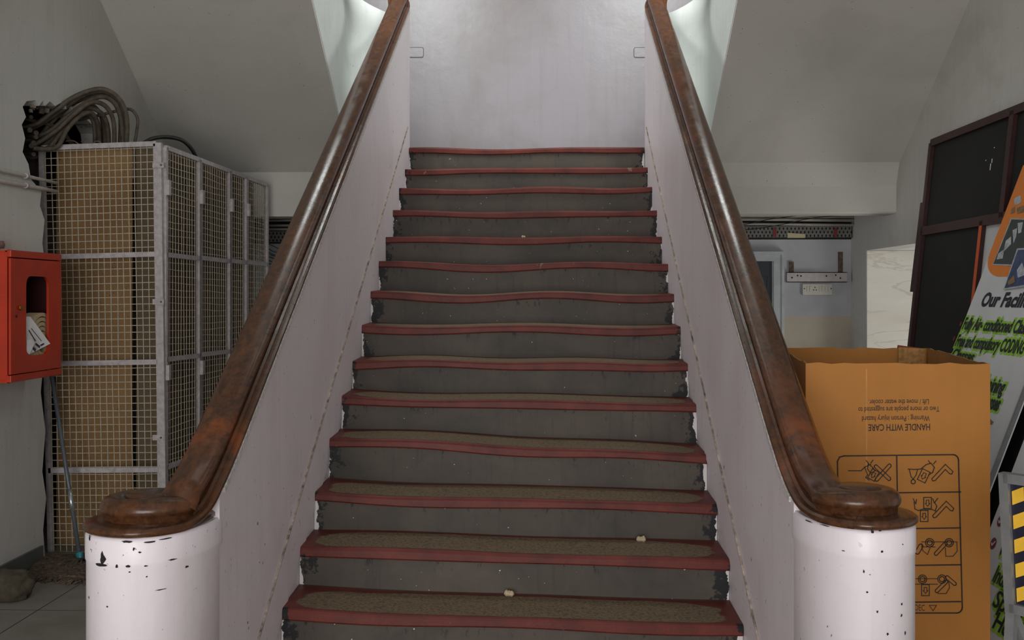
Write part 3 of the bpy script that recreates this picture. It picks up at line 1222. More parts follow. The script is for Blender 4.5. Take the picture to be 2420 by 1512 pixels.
# ------------------------------------------------------------------ cables and pipes at the left
def cpt(cx, cy, Y):     # crop coordinates of the cable close-up
    return at(cx / 3.024, 150 + cy / 3.024, Y=Y)


cabs = [
    ([(140, 470), (260, 432), (400, 330), (520, 245), (640, 195), (740, 184), (830, 232), (888, 320), (908, 440), (903, 600)], 0.0150),
    ([(190, 490), (330, 408), (470, 312), (580, 238), (700, 202), (800, 222), (868, 310), (884, 430), (880, 600)], 0.0145),
    ([(170, 560), (350, 485), (480, 380), (600, 290), (680, 247), (760, 243), (830, 300), (868, 420), (880, 600)], 0.0145),
    ([(250, 580), (400, 480), (520, 370), (620, 292), (700, 278), (770, 322), (812, 420), (818, 600)], 0.0140),
    ([(300, 600), (430, 480), (530, 370), (600, 312), (660, 302), (710, 350), (735, 430), (745, 600)], 0.0140),
    ([(350, 600), (450, 470), (550, 350), (640, 318), (730, 360), (768, 450), (778, 600)], 0.0140),
    ([(400, 600), (480, 470), (560, 385), (640, 350), (690, 400), (706, 480), (712, 600)], 0.0140),
    ([(560, 405), (700, 372), (800, 347), (900, 326), (950, 338), (984, 400), (975, 500), (962, 600)], 0.0095),
    ([(130, 520), (200, 555), (280, 520), (360, 430), (460, 330), (560, 268), (680, 225), (790, 250), (850, 330), (862, 440), (858, 600)], 0.0130),
    ([(150, 640), (230, 672), (300, 640), (350, 560), (420, 470), (520, 400), (620, 370), (670, 430), (680, 600)], 0.0130),
    ([(150, 380), (230, 410), (330, 430), (430, 470), (500, 560), (520, 610)], 0.0120),
]
for i, (pl, r) in enumerate(cabs):
    n = len(pl)
    pts = []
    for j, (a, b) in enumerate(pl):
        f = j / (n - 1)
        Y = 6.42 + 0.36 * f + 0.016 * ((i * 5) % 7)
        if i == 7:
            Y = 6.75 + 0.08 * f
        pts.append(cpt(a, b, Y))
    # anchor in the hole, and drop into the cage
    if i != 7:
        h = pts[0].copy()
        pts.insert(0, Vector((WL - 0.10, h.y - 0.10, h.z - 0.02)))
    if pl[-1][1] >= 600:
        pts.append(pts[-1] + Vector((0, 0.01, -0.25)))
    mb = MB()
    mb.tube(cat_rom(pts, 7), r, 10)
    tag(mb.build('power_cable', 'cable'), 'thick dusty black cable arching from the hole in the wall down into the cage', 'cable', 'power cables above the cage')
mb = MB()
pts = [cpt(1030, 566, 6.95), cpt(1100, 534, 7.0), cpt(1200, 526, 7.1), cpt(1300, 548, 7.15), cpt(1370, 612, 7.2), cpt(1410, 700, 7.25)]
pts = [pts[0] + Vector((-0.15, 0, -0.08))] + pts + [pts[-1] + Vector((0.02, 0.02, -0.12))]
mb.tube(cat_rom(pts, 8), 0.013, 10)
tag(mb.build('power_cable', 'black_wire'), 'single black cable looping over the top edge of the cage side', 'cable')
# wire ends and a ceramic knob on top of the cage
for pl in ([(470, 555), (520, 552), (560, 575), (570, 600)], [(580, 560), (620, 540), (600, 575), (560, 590)], [(660, 590), (680, 558), (715, 560), (722, 590)]):
    mb = MB()
    mb.tube(cat_rom([cpt(a, b, 6.60) for a, b in pl], 6), 0.004, 6)
    tag(mb.build('wire_end', 'rust'), 'short stiff rusty wire end sticking up above the front of the cage', 'wire', 'wire ends above the cage')

for k, (y0, y1, lab) in enumerate(((760, 828, 'thin upper conduit pipe running along the wall above the red box'), (838, 892, 'lower conduit pipe clipped to the wall above the red box'),
                              )):
    a = at(-60 / 3.024, 150 + (y0 - 12) / 3.024, X=WL + 0.015)
    b = at(292 / 3.024, 150 + y1 / 3.024, X=WL + 0.015)
    a2 = Vector((a.x, 3.6, a.z + (b.z - a.z) * (3.6 - a.y) / (b.y - a.y)))
    root = thing('conduit_pipe', lab, 'pipe', (a2.x, a2.y, a2.z))
    mb = MB()
    mb.tube([a2, b, b + Vector((0, 0.2, 0))], 0.012 - 0.002 * (k == 0), 10)
    mb.build('pipe', 'pipe', root)
    for f in (0.70, 0.93):
        c = a2 + (b - a2) * f
        mb = MB()
        mb.tube([c + Vector((0, -0.009, 0)), c + Vector((0, 0.009, 0))], 0.016, 10)
        mb.build('clip', 'cage', root)
mb = MB()
q = at(4, 578, X=WL + 0.012)
mb.lathe(q, [(0.012, -0.02), (0.018, 0), (0.010, 0.02)], 8)
tag(mb.build('wall_hook', 'rust'), 'small rusty fixing on the wall just above the red box', 'hook')

# ------------------------------------------------------------------ red hose box on the left wall
XF = -2.68
c_tl, c_tr, c_bl, c_br = at(25, 590, X=XF), at(145, 602, X=XF), at(25, 904, X=XF), at(145, 885, X=XF)
by0, by1 = c_tl.y, c_tr.y
bz1, bz0 = (c_tl.z + c_tr.z) / 2, (c_bl.z + c_br.z) / 2
fb = thing('fire_hose_box', 'red metal hose box with a window opening, mounted on the wall beside the cage', 'box', (WL, (by0 + by1) / 2, bz0))
mb = MB()
t_ = 0.012
mb.box((WL + 0.001, by0, bz0), (WL + t_, by1, bz1))
mb.box((WL, by0, bz0), (XF - 0.016, by0 + t_, bz1))
mb.box((WL, by1 - t_, bz0), (XF - 0.016, by1, bz1))
mb.box((WL, by0, bz0), (XF - 0.016, by1, bz0 + t_))
mb.box((WL, by0, bz1 - t_), (XF - 0.016, by1, bz1))
mb.box((XF - 0.03, by0, bz1 - 0.035), (XF + 0.002, by1, bz1))
mb.box((XF - 0.03, by0, bz0), (XF + 0.002, by1, bz0 + 0.035))
mb.build('body', 'red', fb, bevel=0.003)
mb = MB()
e_ = 0.003
mb.box((WL + t_, by0 + t_, bz0 + t_), (WL + t_ + e_, by1 - t_, bz1 - t_))
mb.box((WL + t_, by1 - t_ - e_, bz0 + t_), (XF - 0.017, by1 - t_, bz1 - t_))
mb.box((WL + t_, by0 + t_, bz0 + t_), (XF - 0.017, by0 + t_ + e_, bz1 - t_))
mb.box((WL + t_, by0 + t_, bz0 + t_), (XF - 0.03, by1 - t_, bz0 + t_ + e_))
mb.box((WL + t_, by0 + t_, bz1 - t_ - e_), (XF - 0.03, by1 - t_, bz1 - t_))
mb.build('inner_lining', 'red_shade', fb)  # lining added in darker red: shade inside the box put into colour
w_tl, w_br = at(62, 652, X=XF), at(115, 836, X=XF)
mb = MB()
d0y, d1y, d0z, d1z = by0 + 0.004, by1 - 0.002, bz0 + 0.04, bz1 - 0.04
rc = rrect((w_tl.y + w_br.y) / 2, (w_tl.z + w_br.z) / 2, w_br.y - w_tl.y, w_tl.z - w_br.z, 0.05)
mb.poly([(XF - 0.012, y, z) for y, z in ((d0y, d0z), (d1y, d0z), (d1y, d1z), (d0y, d1z))], (0.012, 0, 0), [[(XF - 0.012, y, z) for y, z in rc]])
dr = mb.build('door', 'red', fb)
q = at(47, 727, X=XF)
mb = MB()
mb.tube([q, q + Vector((0.012, 0, 0))], 0.012, 10)
mb.box(q + Vector((0.008, -0.022, -0.006)), q + Vector((0.014, 0.022, 0.008)))
mb.build('latch', 'brass', dr)
mb = MB()
q = at(39, 747, X=XF + 0.001)
mb.tube([q - Vector((0.002, 0, 0)), q + Vector((0.002, 0, 0))], 0.007, 10)
mb.build('keyhole', 'hole', dr)
# rolled hose and papers
hc = Vector((-2.735, (w_tl.y + w_br.y) / 2 + 0.10, bz0 + 0.185))
mb = MB()
N_ = 36
spi = []
for k in range(N_ * 5 + 1):
    a = 2 * math.pi * k / N_
    r = 0.035 + 0.0255 * k / N_
    spi.append((r, a))
v_, f_ = [], []
for r, a in spi:
    for dx, dr in ((-0.036, 0), (-0.036, 0.019), (0.036, 0.019), (0.036, 0)):
        v_.append(hc + Vector((dx, (r + dr) * math.cos(a), (r + dr) * math.sin(a))))
for k in range(len(spi) - 1):
    for m_i in range(4):
        f_.append((k * 4 + m_i, k * 4 + (m_i + 1) % 4, k * 4 + 4 + (m_i + 1) % 4, k * 4 + 4 + m_i))
f_ += [(0, 1, 2, 3), tuple((len(spi) - 1) * 4 + m_i for m_i in (3, 2, 1, 0))]
mb.add(v_, f_, True)
hs = mb.build('fire_hose', 'hose')
hs.modifiers.new('split', 'EDGE_SPLIT').split_angle = math.radians(40)
tag(hs, 'rolled beige canvas hose inside the red wall box', 'hose')
lf = thing('leaflet', 'folded white printed leaflet poking out of the red box window', 'leaflet', (XF - 0.03, hc.y, bz0 + 0.2))
pl = [at(62, 748, X=XF - 0.02), at(72, 748, X=XF - 0.02), at(119, 812, X=XF + 0.012), at(68, 838, X=XF - 0.015), at(61, 826, X=XF - 0.02)]
mb = MB()
mb.add(pl + [p + Vector((-0.004, 0, 0)) for p in pl], [(0, 1, 2, 3, 4), (9, 8, 7, 6, 5), (0, 5, 6, 1), (1, 6, 7, 2), (2, 7, 8, 3), (3, 8, 9, 4), (4, 9, 5, 0)])
sh = mb.build('sheet', 'paper', lf)
mb = MB()
for (x0, y0), (x1, y1), w in (((68, 780), (84, 806), 0.006), ((74, 776), (98, 806), 0.003), ((84, 812), (94, 820), 0.012), ((78, 822), (84, 828), 0.016), ((96, 816), (104, 812), 0.008)):
    a, b = at(x0, y0, X=XF + 0.0), at(x1, y1, X=XF + 0.006)
    mb.bar(a, b, w, 0.002, (1, 0, 0))
mb.build('print', 'ink', sh)
mb = MB()
pl = [at(64, 803, X=XF - 0.006), at(80, 799, X=XF - 0.002), at(80, 812, X=XF - 0.002), at(68, 838, X=XF - 0.006), at(61, 830, X=XF - 0.008)]
mb.poly(pl, (0.003, 0, 0))
tag(mb.build('paper_scrap', 'paper'), 'small curled white paper scrap in front of the leaflet in the red box', 'paper')

# ------------------------------------------------------------------ floor things at the left
def fringe_mat_obj():
    root = thing('doormat', 'frayed brown coir mat lying on the tiles in front of the cage', 'mat', at(140, 1350, Z=0))
    c = [at(72, 1366, Z=0), at(215, 1372, Z=0), at(215, 1318, Z=0), at(92, 1316, Z=0)]
    mb = MB()
    N = 14
    for i in range(N):
        for j in range(N):
            u, v = (i + 0.5) / N, (j + 0.5) / N
            p = (c[0] * (1 - u) + c[1] * u) * (1 - v) + (c[3] * (1 - u) + c[2] * u) * v
            mb.lathe(p, [(0.030, 0.001), (0.034, 0.008), (0.022, 0.016 + random.uniform(0, 0.012)), (0.004, 0.022)], 6, False)
    mb.build('pile', 'mat', root)
    mb = MB()
    for k in range(95):
        u = random.random()
        p = c[0] * (1 - u) + c[1] * u
        a = random.uniform(-0.9, 0.9)
        L_ = random.uniform(0.04, 0.11)
        q = p + Vector((math.sin(a) * L_, -math.cos(a) * L_, 0))
        mb.tube([p + Vector((0, 0.02, 0.012)), (p + q) / 2 + Vector((random.uniform(-0.012, 0.012), 0, 0.014)), q + Vector((0, 0, 0.004))], 0.0035, 5)
    o = mb.build('fringe', 'mat', root)
    o['kind'] = 'stuff'


fringe_mat_obj()
mb = MB()
c = at(18, 1412, Z=0)
bm_ = bmesh.new()
bmesh.ops.create_icosphere(bm_, subdivisions=4, radius=1)
from mathutils import noise as mnoise
for v in bm_.verts:
    d = 1 + 0.28 * mnoise.noise(v.co * 1.7) + 0.10 * mnoise.noise(v.co * 5)
    v.co = Vector((v.co.x * 0.14 * d, v.co.y * 0.11 * d, max(v.co.z * 0.095 * d + 0.05, 0.001)))
bm_.verts.index_update()
mb.add([v.co + Vector((c.x, c.y, 0)) for v in bm_.verts], [tuple(v.index for v in f.verts) for f in bm_.faces], True)
bm_.free()
tag(mb.build('crumpled_rag', 'rag'), 'crumpled dirty olive rag on the floor tiles by the wall below the red box', 'rag')

mop = thing('mop', 'grey mop handle with a teal socket leaning against the front of the cage', 'mop', at(196, 1345, Z=0))
ptop, pbot = at(122, 885, Y=6.46), at(192, 1338, Y=6.22)
mb = MB()
mb.tube([ptop, pbot], 0.0125, 10)
mb.build('handle', 'mop', mop)
mb = MB()
f0, f1 = (1160 - 885) / 453, (1212 - 885) / 453
mb.tube([ptop + (pbot - ptop) * f0, ptop + (pbot - ptop) * f1], 0.0145, 10)
mb.build('sleeve', 'chrome', mop)
mb = MB()
mb.tube([ptop + (pbot - ptop) * 0.93, ptop + (pbot - ptop) * 1.0, Vector((pbot.x + 0.01, pbot.y - 0.01, 0.02))], [0.02, 0.026, 0.03], 10)
mb.build('socket', 'tealplastic', mop)
mb = MB()
for k in range(26):
    a = random.uniform(0, 6.28)
    p = Vector((pbot.x + 0.01, pbot.y - 0.01, 0.03))
    L_ = random.uniform(0.06, 0.13)
    mb.tube([p, p + Vector((math.cos(a) * L_ * 0.6, math.sin(a) * L_ * 0.6, 0.005)), p + Vector((math.cos(a) * L_, math.sin(a) * L_, -0.022))], 0.006, 5)
mb.build('strings', 'rag', mop)

# ------------------------------------------------------------------ corridor behind: door, bracket, switchboard, cable tray
YD = WB - 0.06
root = bpy.data.objects.new('door_1', None)
COL.objects.link(root)
root.location = at(1780, 900, Y=WB)
root.location.z = 0
struct(root, 'dark teal panelled door in a grey white frame at the back of the corridor')
jl, jr = at(1640, 700, Y=YD).x, at(1853, 700, Y=YD).x
jt = at(1800, 597, Y=YD).z
lr, lt = at(1829, 700, Y=YD).x, at(1800, 617, Y=YD).z
mb = MB()
mb.box((lr, YD, 0), (jr, WB, jt))
mb.box((jl, YD, 0), (jl + jr - lr, WB, jt))
mb.box((jl + jr - lr, YD + 0.0005, lt), (lr, WB, jt - 0.001))
mb.box((lr - 0.012, YD + 0.02, 0), (lr, WB, lt))
mb.box((jr - 0.022, YD - 0.012, 0), (jr + 0.001, WB, jt - 0.02))
mb.box((jl - 0.02, YD - 0.018, jt - 0.02), (jr + 0.012, WB, jt + 0.01))
mb.build('door_frame', 'doorframe', root)
mb = MB()
mb.box((jl + jr - lr, YD + 0.03, 0.005), (lr - 0.01, WB, lt))
for za, zb in ((0.15, 0.62), (0.70, 1.02), (1.10, 1.42), (1.50, lt - 0.14)):
    for a, b in ((0.08, 0.46), (0.54, 0.92)):
        W_ = lr - (jl + jr - lr)
        xa, xb = (jl + jr - lr) + W_ * a, (jl + jr - lr) + W_ * b
        for (p, q) in (((xa, za), (xb, za)), ((xb, za), (xb, zb)), ((xb, zb), (xa, zb)), ((xa, zb), (xa, za))):
            mb.bar((p[0], YD + 0.03, p[1]), (q[0], YD + 0.03, q[1]), 0.012, 0.012, (0, 1, 0))
mb.build('door_leaf', 'teal', root)

br = thing('wall_bracket', 'white steel channel bracket with two rusty upright straps above the switchboard', 'bracket', at(1930, 655, Y=WB))
a, b = at(1860, 667, Y=WB - 0.05), at(2002, 643, Y=WB - 0.05)
mb = MB()
mb.box((a.x, WB - 0.05, a.z), (b.x, WB - 0.042, b.z))
mb.box((a.x, WB - 0.05, b.z - 0.006), (b.x, WB, b.z))
mb.box((a.x, WB - 0.05, a.z), (b.x, WB, a.z + 0.006))
ch = mb.build('channel', 'bracket', br)
for px, py in ((1872, 656), (1885, 651), (1893, 652), (1953, 652), (1975, 650), (1986, 657)):
    q = at(px, py, Y=WB - 0.051)
    mb = MB()
    mb.tube([q, q + Vector((0, -0.002, 0))], 0.007, 10)
    mb.build('bolt_hole', 'hole', ch)
for xa, xb, yt in ((1865, 1876, 618), (1981, 1992, 595)):
    p, q = at(xa, 643, Y=WB - 0.02), at(xb, yt, Y=WB - 0.02)
    mb = MB()
    mb.box((p.x, WB - 0.02, p.z - 0.02), (q.x, WB - 0.012, q.z))
    mb.build('strap', 'rust', br)

sw = thing('switchboard', 'cream switch and socket panel on the corridor wall under the steel bracket', 'switchboard', at(1932, 684, Y=WB))
a, b = at(1897, 697, Y=WB - 0.03), at(1967, 671, Y=WB - 0.03)
mb = MB()
mb.box((a.x, WB - 0.03, a.z), (b.x, WB, b.z))
mb.build('plate', 'switch', sw, bevel=0.003)
for px in (1909, 1916, 1939, 1945, 1953, 1960):
    p, q = at(px - 2.6, 689, Y=WB - 0.031), at(px + 2.6, 676, Y=WB - 0.031)
    mb = MB()
    mb.box((p.x, WB - 0.036, p.z), (q.x, WB - 0.03, q.z))
    mb.build('switch', 'switch', sw, bevel=0.002)
for px, py in ((1926, 679), (1923, 685), (1929, 685), (1901, 682), (1964, 682)):
    q = at(px, py, Y=WB - 0.031)
    mb = MB()
    mb.tube([q, q + Vector((0, -0.002, 0))], 0.005, 8)
    mb.build('socket_hole' if 1910 < px < 1940 else 'screw', 'hole', sw)

# black band painted along the top of the corridor wall, perforated tray before it
zs0, zs1 = at(1800, 566, Y=WB).z, 2.506
for x0, x1, lab, hi in ((1700, 2012, 'perforated grey cable tray with red oval caps below the beam', True), (560, 760, 'perforated cable tray in the dark gap behind the cage', False)):
    ct = thing('cable_tray', lab, 'tray', at((x0 + x1) / 2, 560, Y=WB - 0.06))
    yt, yb = (534, 563) if hi else (546, 574)
    a, b = at(x0, yb, Y=WB - 0.06), at(x1, yt, Y=WB - 0.06)
    mb = MB()
    mb.box((a.x, WB - 0.06, a.z), (b.x, WB - 0.052, b.z))
    mb.box((a.x, WB - 0.06, a.z), (b.x, WB, a.z + 0.006))
    mb.build('channel', 'tray', ct)
    mb = MB()
    n = int((b.x - a.x) / 0.034)
    for i in range(n):
        for j in range(3):
            x = a.x + 0.02 + 0.034 * i + (0.017 if j % 2 else 0)
            z = a.z + (b.z - a.z) * (0.2 + 0.3 * j)
            mb.lathe((0, 0, 0), [(0, 0)], 3) if False else None
            pts = [(x + 0.007 * math.cos(t), WB - 0.0605, z + 0.012 * math.sin(t)) for t in [2 * math.pi * k / 8 for k in range(8)]]
            mb.add(pts, [tuple(range(8))])
    mb.build('perforation', 'hole', ct)
    if hi:
        for px in (1831, 1975):
            q = at(px, 549, Y=WB - 0.066)
            mb = MB()
            mb.poly([(x, WB - 0.068, z) for x, z in rrect(q.x, q.z, 0.030, 0.082, 0.0149)], (0, 0.007, 0))
            mb.build('oval_cap', 'redoval', ct)
        p = [at(1861, 550, Y=WB - 0.067), at(1903, 553, Y=WB - 0.067), at(1903, 562, Y=WB - 0.067), at(1861, 562, Y=WB - 0.067)]
        mb = MB()
        mb.poly(p, (0, 0.006, 0))
        tag(mb.build('paper_strip', 'tape'), 'yellowed paper strip stuck on the perforated cable tray', 'paper')
    # flat black sheet painted in for the dark behind the tray
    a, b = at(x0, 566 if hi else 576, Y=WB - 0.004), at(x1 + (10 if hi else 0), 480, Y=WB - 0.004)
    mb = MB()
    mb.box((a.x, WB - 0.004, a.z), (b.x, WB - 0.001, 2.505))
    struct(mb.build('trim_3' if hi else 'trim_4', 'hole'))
pys = [(511, 0.013), (519, 0.014), (530, 0.012)]
for k, (py, r) in enumerate(pys):
    a, b = at(1690, py - 1, Y=WB - 0.09), at(2022, py + 2, Y=WB - 0.09)
    mb = MB()
    mb.tube([a, (a + b) / 2 + Vector((0, 0, 0.003)), b], r, 8)
    tag(mb.build('conduit_pipe', 'pipe'), 'cream conduit pipe running under the beam above the corridor door', 'pipe', 'conduits under the beam')
for k, py in enumerate((522, 533, 541)):
    a, b = at(560, py, Y=WB - 0.09), at(770, py - 3 + 2 * k, Y=WB - 0.09)
    mb = MB()
    mb.tube([a, b], 0.012, 8)
    tag(mb.build('conduit_pipe', 'pipe'), 'grey conduit pipe running in the dark gap behind the cage', 'pipe', 'conduits behind the cage')
for pl in ([(1700, 548), (1780, 541), (1850, 530), (1920, 515), (1990, 509)], [(1700, 538), (1760, 530), (1830, 516), (1900, 508)]):
    mb = MB()
    mb.tube(cat_rom([at(x, y, Y=WB - 0.115) for x, y in pl], 6), 0.0035, 6)
    tag(mb.build('loose_wire', 'black_wire'), 'thin black wire slanting across the conduits under the beam', 'wire', 'loose wires under the beam')
for k in range(7):
    y0 = 566 + 8 * k + random.uniform(-3, 3)
    pl = [(618, y0), (645, y0 + 14 + random.uniform(-4, 6)), (675, y0 + 26 - 3 * k), (720, 600 + random.uniform(-10, 8))]
    mb = MB()
    wp = [at(x, y, Y=9.3 + 0.02 * k) for x, y in pl]
    wp = [at(604, y0 - 6, Y=8.5)] + wp + [at(735, 606, Y=WB - 0.002)]
    mb.tube(cat_rom(wp, 6), 0.003, 5)
    tag(mb.build('loose_wire', 'black_wire'), 'thin black wire drooping between the cage and the staircase', 'wire', 'loose wires behind the cage')

# ------------------------------------------------------------------ cardboard box
TH = math.radians(5.5)
FL = at(1904, 857, Y=4.02)
rd, dd = Vector((math.cos(TH), -math.sin(TH), 0)), Vector((math.sin(TH), math.cos(TH), 0))
box_pt = lambda px, py: atp(px, py, FL, dd)
FR = box_pt(2340, 854)
BR = atp(2192, 822, FR, rd)
bw = (FR - FL).dot(rd)
bd = (BR - FR).dot(dd)
bh = FL.z
bx = thing('cardboard_box', 'tall open brown cardboard box printed with handling drawings', 'box', (FL.x + rd.x * bw / 2, FL.y + dd.y * bd / 2, 0))


def bp(u, v, z):
    p = FL + rd * u + dd * v
    return Vector((p.x, p.y, z))


def wall_sheet(u0, v0, u1, v1, inward, jz):
    """one cardboard wall with a slightly crushed top edge"""
    mb = MB()
    N = 14
    T = 0.007
    v, f = [], []
    for i in range(N + 1):
        t = i / N
        z = bh + jz[0] * (1 - t) + jz[1] * t + random.uniform(-0.004, 0.003)
        a = bp(u0 + (u1 - u0) * t, v0 + (v1 - v0) * t, 0.0)
        b = a + inward * T
        v += [zed(a, 0.002), zed(a, z), zed(b, z), zed(b, 0.002)]
    for i in range(N):
        for j in range(4):
            f.append((i * 4 + j, i * 4 + (j + 1) % 4, i * 4 + 4 + (j + 1) % 4, i * 4 + 4 + j))
            mb.cur = {0: 0, 1: 1, 2: 2, 3: 2}[j]
    mb.add(v, f + [(0, 1, 2, 3), tuple(N * 4 + j for j in (3, 2, 1, 0))])
    mb.mi = []
    for i in range(N):
        mb.mi += [0, 1, 2, 2]
    mb.mi += [0, 0]
    return mb


fm = wall_sheet(0, 0, bw, 0, dd, (0, 0.002)).build('front_panel', ['carton', 'carton_edge', 'carton_in'], bx)
zbr = BR.z - bh
wall_sheet(bw, 0.007, bw, bd, -rd, (0.0, zbr)).build('side_panel', ['carton', 'carton_edge', 'carton_in'], bx)
wall_sheet(0, 0.007, 0, bd, rd, (0.0, zbr - 0.004)).build('side_panel', ['carton', 'carton_edge', 'carton_in'], bx)
wall_sheet(0.007, bd - 0.007, bw - 0.007, bd - 0.007, dd, (zbr - 0.004, zbr)).build('back_panel', ['carton', 'carton_edge', 'carton_in'], bx)
mb = MB()
q = bp(bw * 0.80, bd - 0.014, 0)
mb.slab([zed(q, bh - 0.16), zed(q + rd * 0.11, bh - 0.16), zed(q + rd * 0.11 - dd * 0.01, bh + zbr - 0.002), zed(q - dd * 0.01, bh + zbr + 0.004)], dd * -0.004)
mb.build('corner_flap', 'carton_edge', bx)
mb = MB()
q = bp(bw * 0.79, bd + 0.004, bh + zbr)
mb.slab([q + Vector((0, 0, -0.05)), q + rd * 0.13 + Vector((0, 0, -0.05)), q + rd * 0.13 + Vector((0, 0, -0.004)), q + rd * 0.01 + Vector((0, 0, 0.012))], dd * 0.004)
mb.build('torn_flap', 'redflap', bx)
mb = MB()
mb.slab([bp(0, 0, 0.003), bp(bw, 0, 0.003), bp(bw, bd, 0.003), bp(0, bd, 0.003)], (0, 0, 0.006))
mb.build('bottom', 'carton_in', bx)
# faint vertical crease
mb = MB()
q = box_pt(2046, 900)
q = q - dd * 0.0004
mb.slab([zed(q, 0.3), zed(q + rd * 0.005, 0.3), zed(q + rd * 0.005, bh - 0.02), zed(q, bh - 0.02)], dd * -0.0004)
mb.build('crease', 'crease', fm)
# upside-down lettering: read with the box turned over
pr = MB()
for body, xr_, xl_, ybase, hgt in (('HANDLE WITH CARE', 2198, 2052, 1001, 15.5), ('Warning : Person injury hazard', 2197, 2037, 982, 12.5),
                                   ('Two or more people are suggested to', 2220, 2028, 960, 12.5), ('Lift / move the water cooler.', 2195, 2053, 943, 12.5)):
    a, b = box_pt(xr_, ybase), box_pt(xl_, ybase + (xr_ - xl_) * 0.012)
    size = hgt * a.y / FPX / 0.70
    pr = MB()
    text_mb(pr, body, a - dd * 0.0012, b - a, (0, 0, -1), size, 0.0, (b - a).length, 0.012 if body[0] == 'H' else 0.004)
    pr.build('lettering', 'carton_ink', fm)


def ink(mb, pts, w=2.2, close=False):
    pts = [box_pt(*p) - dd * 0.001 for p in pts]
    if close:
        pts.append(pts[0])
    wm = w * 4.0 / FPX
    for a, b in zip(pts[:-1], pts[1:]):
        e = (b - a).normalized() * wm * 0.4
        mb.bar(a - e, b + e, wm, 0.0012, dd)


dg = MB()
# frame
fr = []
for cx, cy, a0 in ((2252, 1087, -90), (2261, 1435, 0)):
    for k in range(5):
        a = math.radians(a0 + 90 * k / 4)
        fr.append((cx + 13 * math.cos(a), cy + 13 * math.sin(a)))
fr += [(1996, 1448), (1985, 1440), (1979, 1090), (1984, 1080), (1994, 1077)]
ink(dg, fr, 3, True)
ink(dg, [(2119, 1076), (2122, 1250)], 3)
for y in (1163, 1248, 1335, 1422):
    ink(dg, [(1982, y + 3), (2270, y - 1)], 3)


def circle(mb, cx, cy, r, w=2):
    ink(mb, [(cx + r * math.cos(2 * math.pi * k / 14), cy + r * math.sin(2 * math.pi * k / 14)) for k in range(14)], w, True)


def capsule(mb, a, b, r, w=2):
    ax, ay = a
    bx_, by_ = b
    d = math.atan2(by_ - ay, bx_ - ax)
    pts = []
    for c, s in ((b, d - math.pi / 2), (a, d + math.pi / 2)):
        for k in range(6):
            t = s + math.pi * k / 5
            pts.append((c[0] + r * math.cos(t), c[1] + r * math.sin(t)))
    ink(mb, pts, w, True)


def tick(mb, ox, oy):          # outlined check mark, upside down
    ink(mb, [(ox, oy + 30), (ox + 32, oy - 4), (ox + 50, oy + 13), (ox + 47, oy + 19), (ox + 42, oy + 18), (ox + 32, oy + 8), (ox + 8, oy + 34), (ox + 2, oy + 35)], 2, True)


def crate(mb, cx, cy, w, h, ang):
    c, s = math.cos(ang), math.sin(ang)
    R = lambda x, y: (cx + x * c - y * s, cy + x * s + y * c)
    ink(mb, [R(-w, -h), R(w, -h), R(w, h), R(-w, h)], 2, True)
    ink(mb, [R(-w * .35, -h * .5), R(w * .35, -h * .5), R(w * .35, h * .1), R(w * .6, h * .1), R(0, h * .6), R(-w * .6, h * .1), R(-w * .35, h * .1)], 1.6, True)


def person_lines(mb, pts, head, r):
    ink(mb, pts, 2.2)
    circle(mb, head[0], head[1], r, 2)


# cell 1: wrong lift, crossed out
ink(dg, [(2005, 1112), (2035, 1112), (2044, 1103), (2058, 1097)], 2)
ink(dg, [(2044, 1105), (2050, 1122), (2046, 1128), (2054, 1134)], 2)
ink(dg, [(2052, 1095), (2062, 1104), (2068, 1112), (2058, 1118), (2050, 1108)], 2, True)
ink(dg, [(2052, 1094), (2047, 1088)], 2)
ink(dg, [(2058, 1094), (2063, 1087)], 2)
crate(dg, 2064, 1122, 9, 12, 0.5)
capsule(dg, (2072, 1133), (2102, 1100), 4)
capsule(dg, (2070, 1102), (2101, 1131), 4)
# cell 2: bent legs lift
person_lines(dg, [(2146, 1108), (2160, 1109), (2176, 1108), (2188, 1098), (2200, 1094), (2208, 1104), (2204, 1116), (2194, 1122)], (2158, 1138), 5)
ink(dg, [(2149, 1110), (2153, 1126), (2158, 1132), (2165, 1122), (2168, 1110)], 2)
ink(dg, [(2198, 1094), (2194, 1088)], 2)
ink(dg, [(2206, 1096), (2212, 1089)], 2)
crate(dg, 2183, 1124, 10, 14, 0.45)
tick(dg, 2202, 1101)
# cell 3: two people carry
crate(dg, 2192, 1188, 9, 13, 0)
crate(dg, 2184, 1219, 9, 13, 0)
ink(dg, [(2158, 1178), (2164, 1190), (2166, 1180)], 2)
ink(dg, [(2160, 1186), (2162, 1202), (2170, 1206), (2180, 1203), (2204, 1204), (2212, 1208)], 2)
ink(dg, [(2204, 1178), (2208, 1188), (2216, 1177)], 2)
ink(dg, [(2208, 1186), (2214, 1196), (2210, 1206)], 2)
tick(dg, 2204, 1188)
# cell 4 and 5: trolleys
circle(dg, 2197, 1282, 10)
circle(dg, 2197, 1282, 6)
circle(dg, 2243, 1282, 10)
circle(dg, 2243, 1282, 6)
ink(dg, [(2178, 1280), (2262, 1280)], 1.6)
ink(dg, [(2178, 1292), (2210, 1292)], 1.6)
capsule(dg, (2212, 1308), (2234, 1284), 4)
ink(dg, [(2234, 1294), (2235, 1314), (2252, 1314), (2262, 1302), (2261, 1282)], 1.6)
capsule(dg, (2168, 1304), (2176, 1290), 5)
ink(dg, [(2178, 1284), (2180, 1300), (2192, 1310), (2198, 1294)], 1.6)
circle(dg, 2180, 1368, 10)
circle(dg, 2180, 1368, 6)
circle(dg, 2226, 1368, 10)
circle(dg, 2226, 1368, 6)
ink(dg, [(2160, 1367), (2216, 1367)], 1.6)
ink(dg, [(2160, 1380), (2216, 1380)], 1.6)
crate(dg, 2187, 1394, 9, 13, 0)
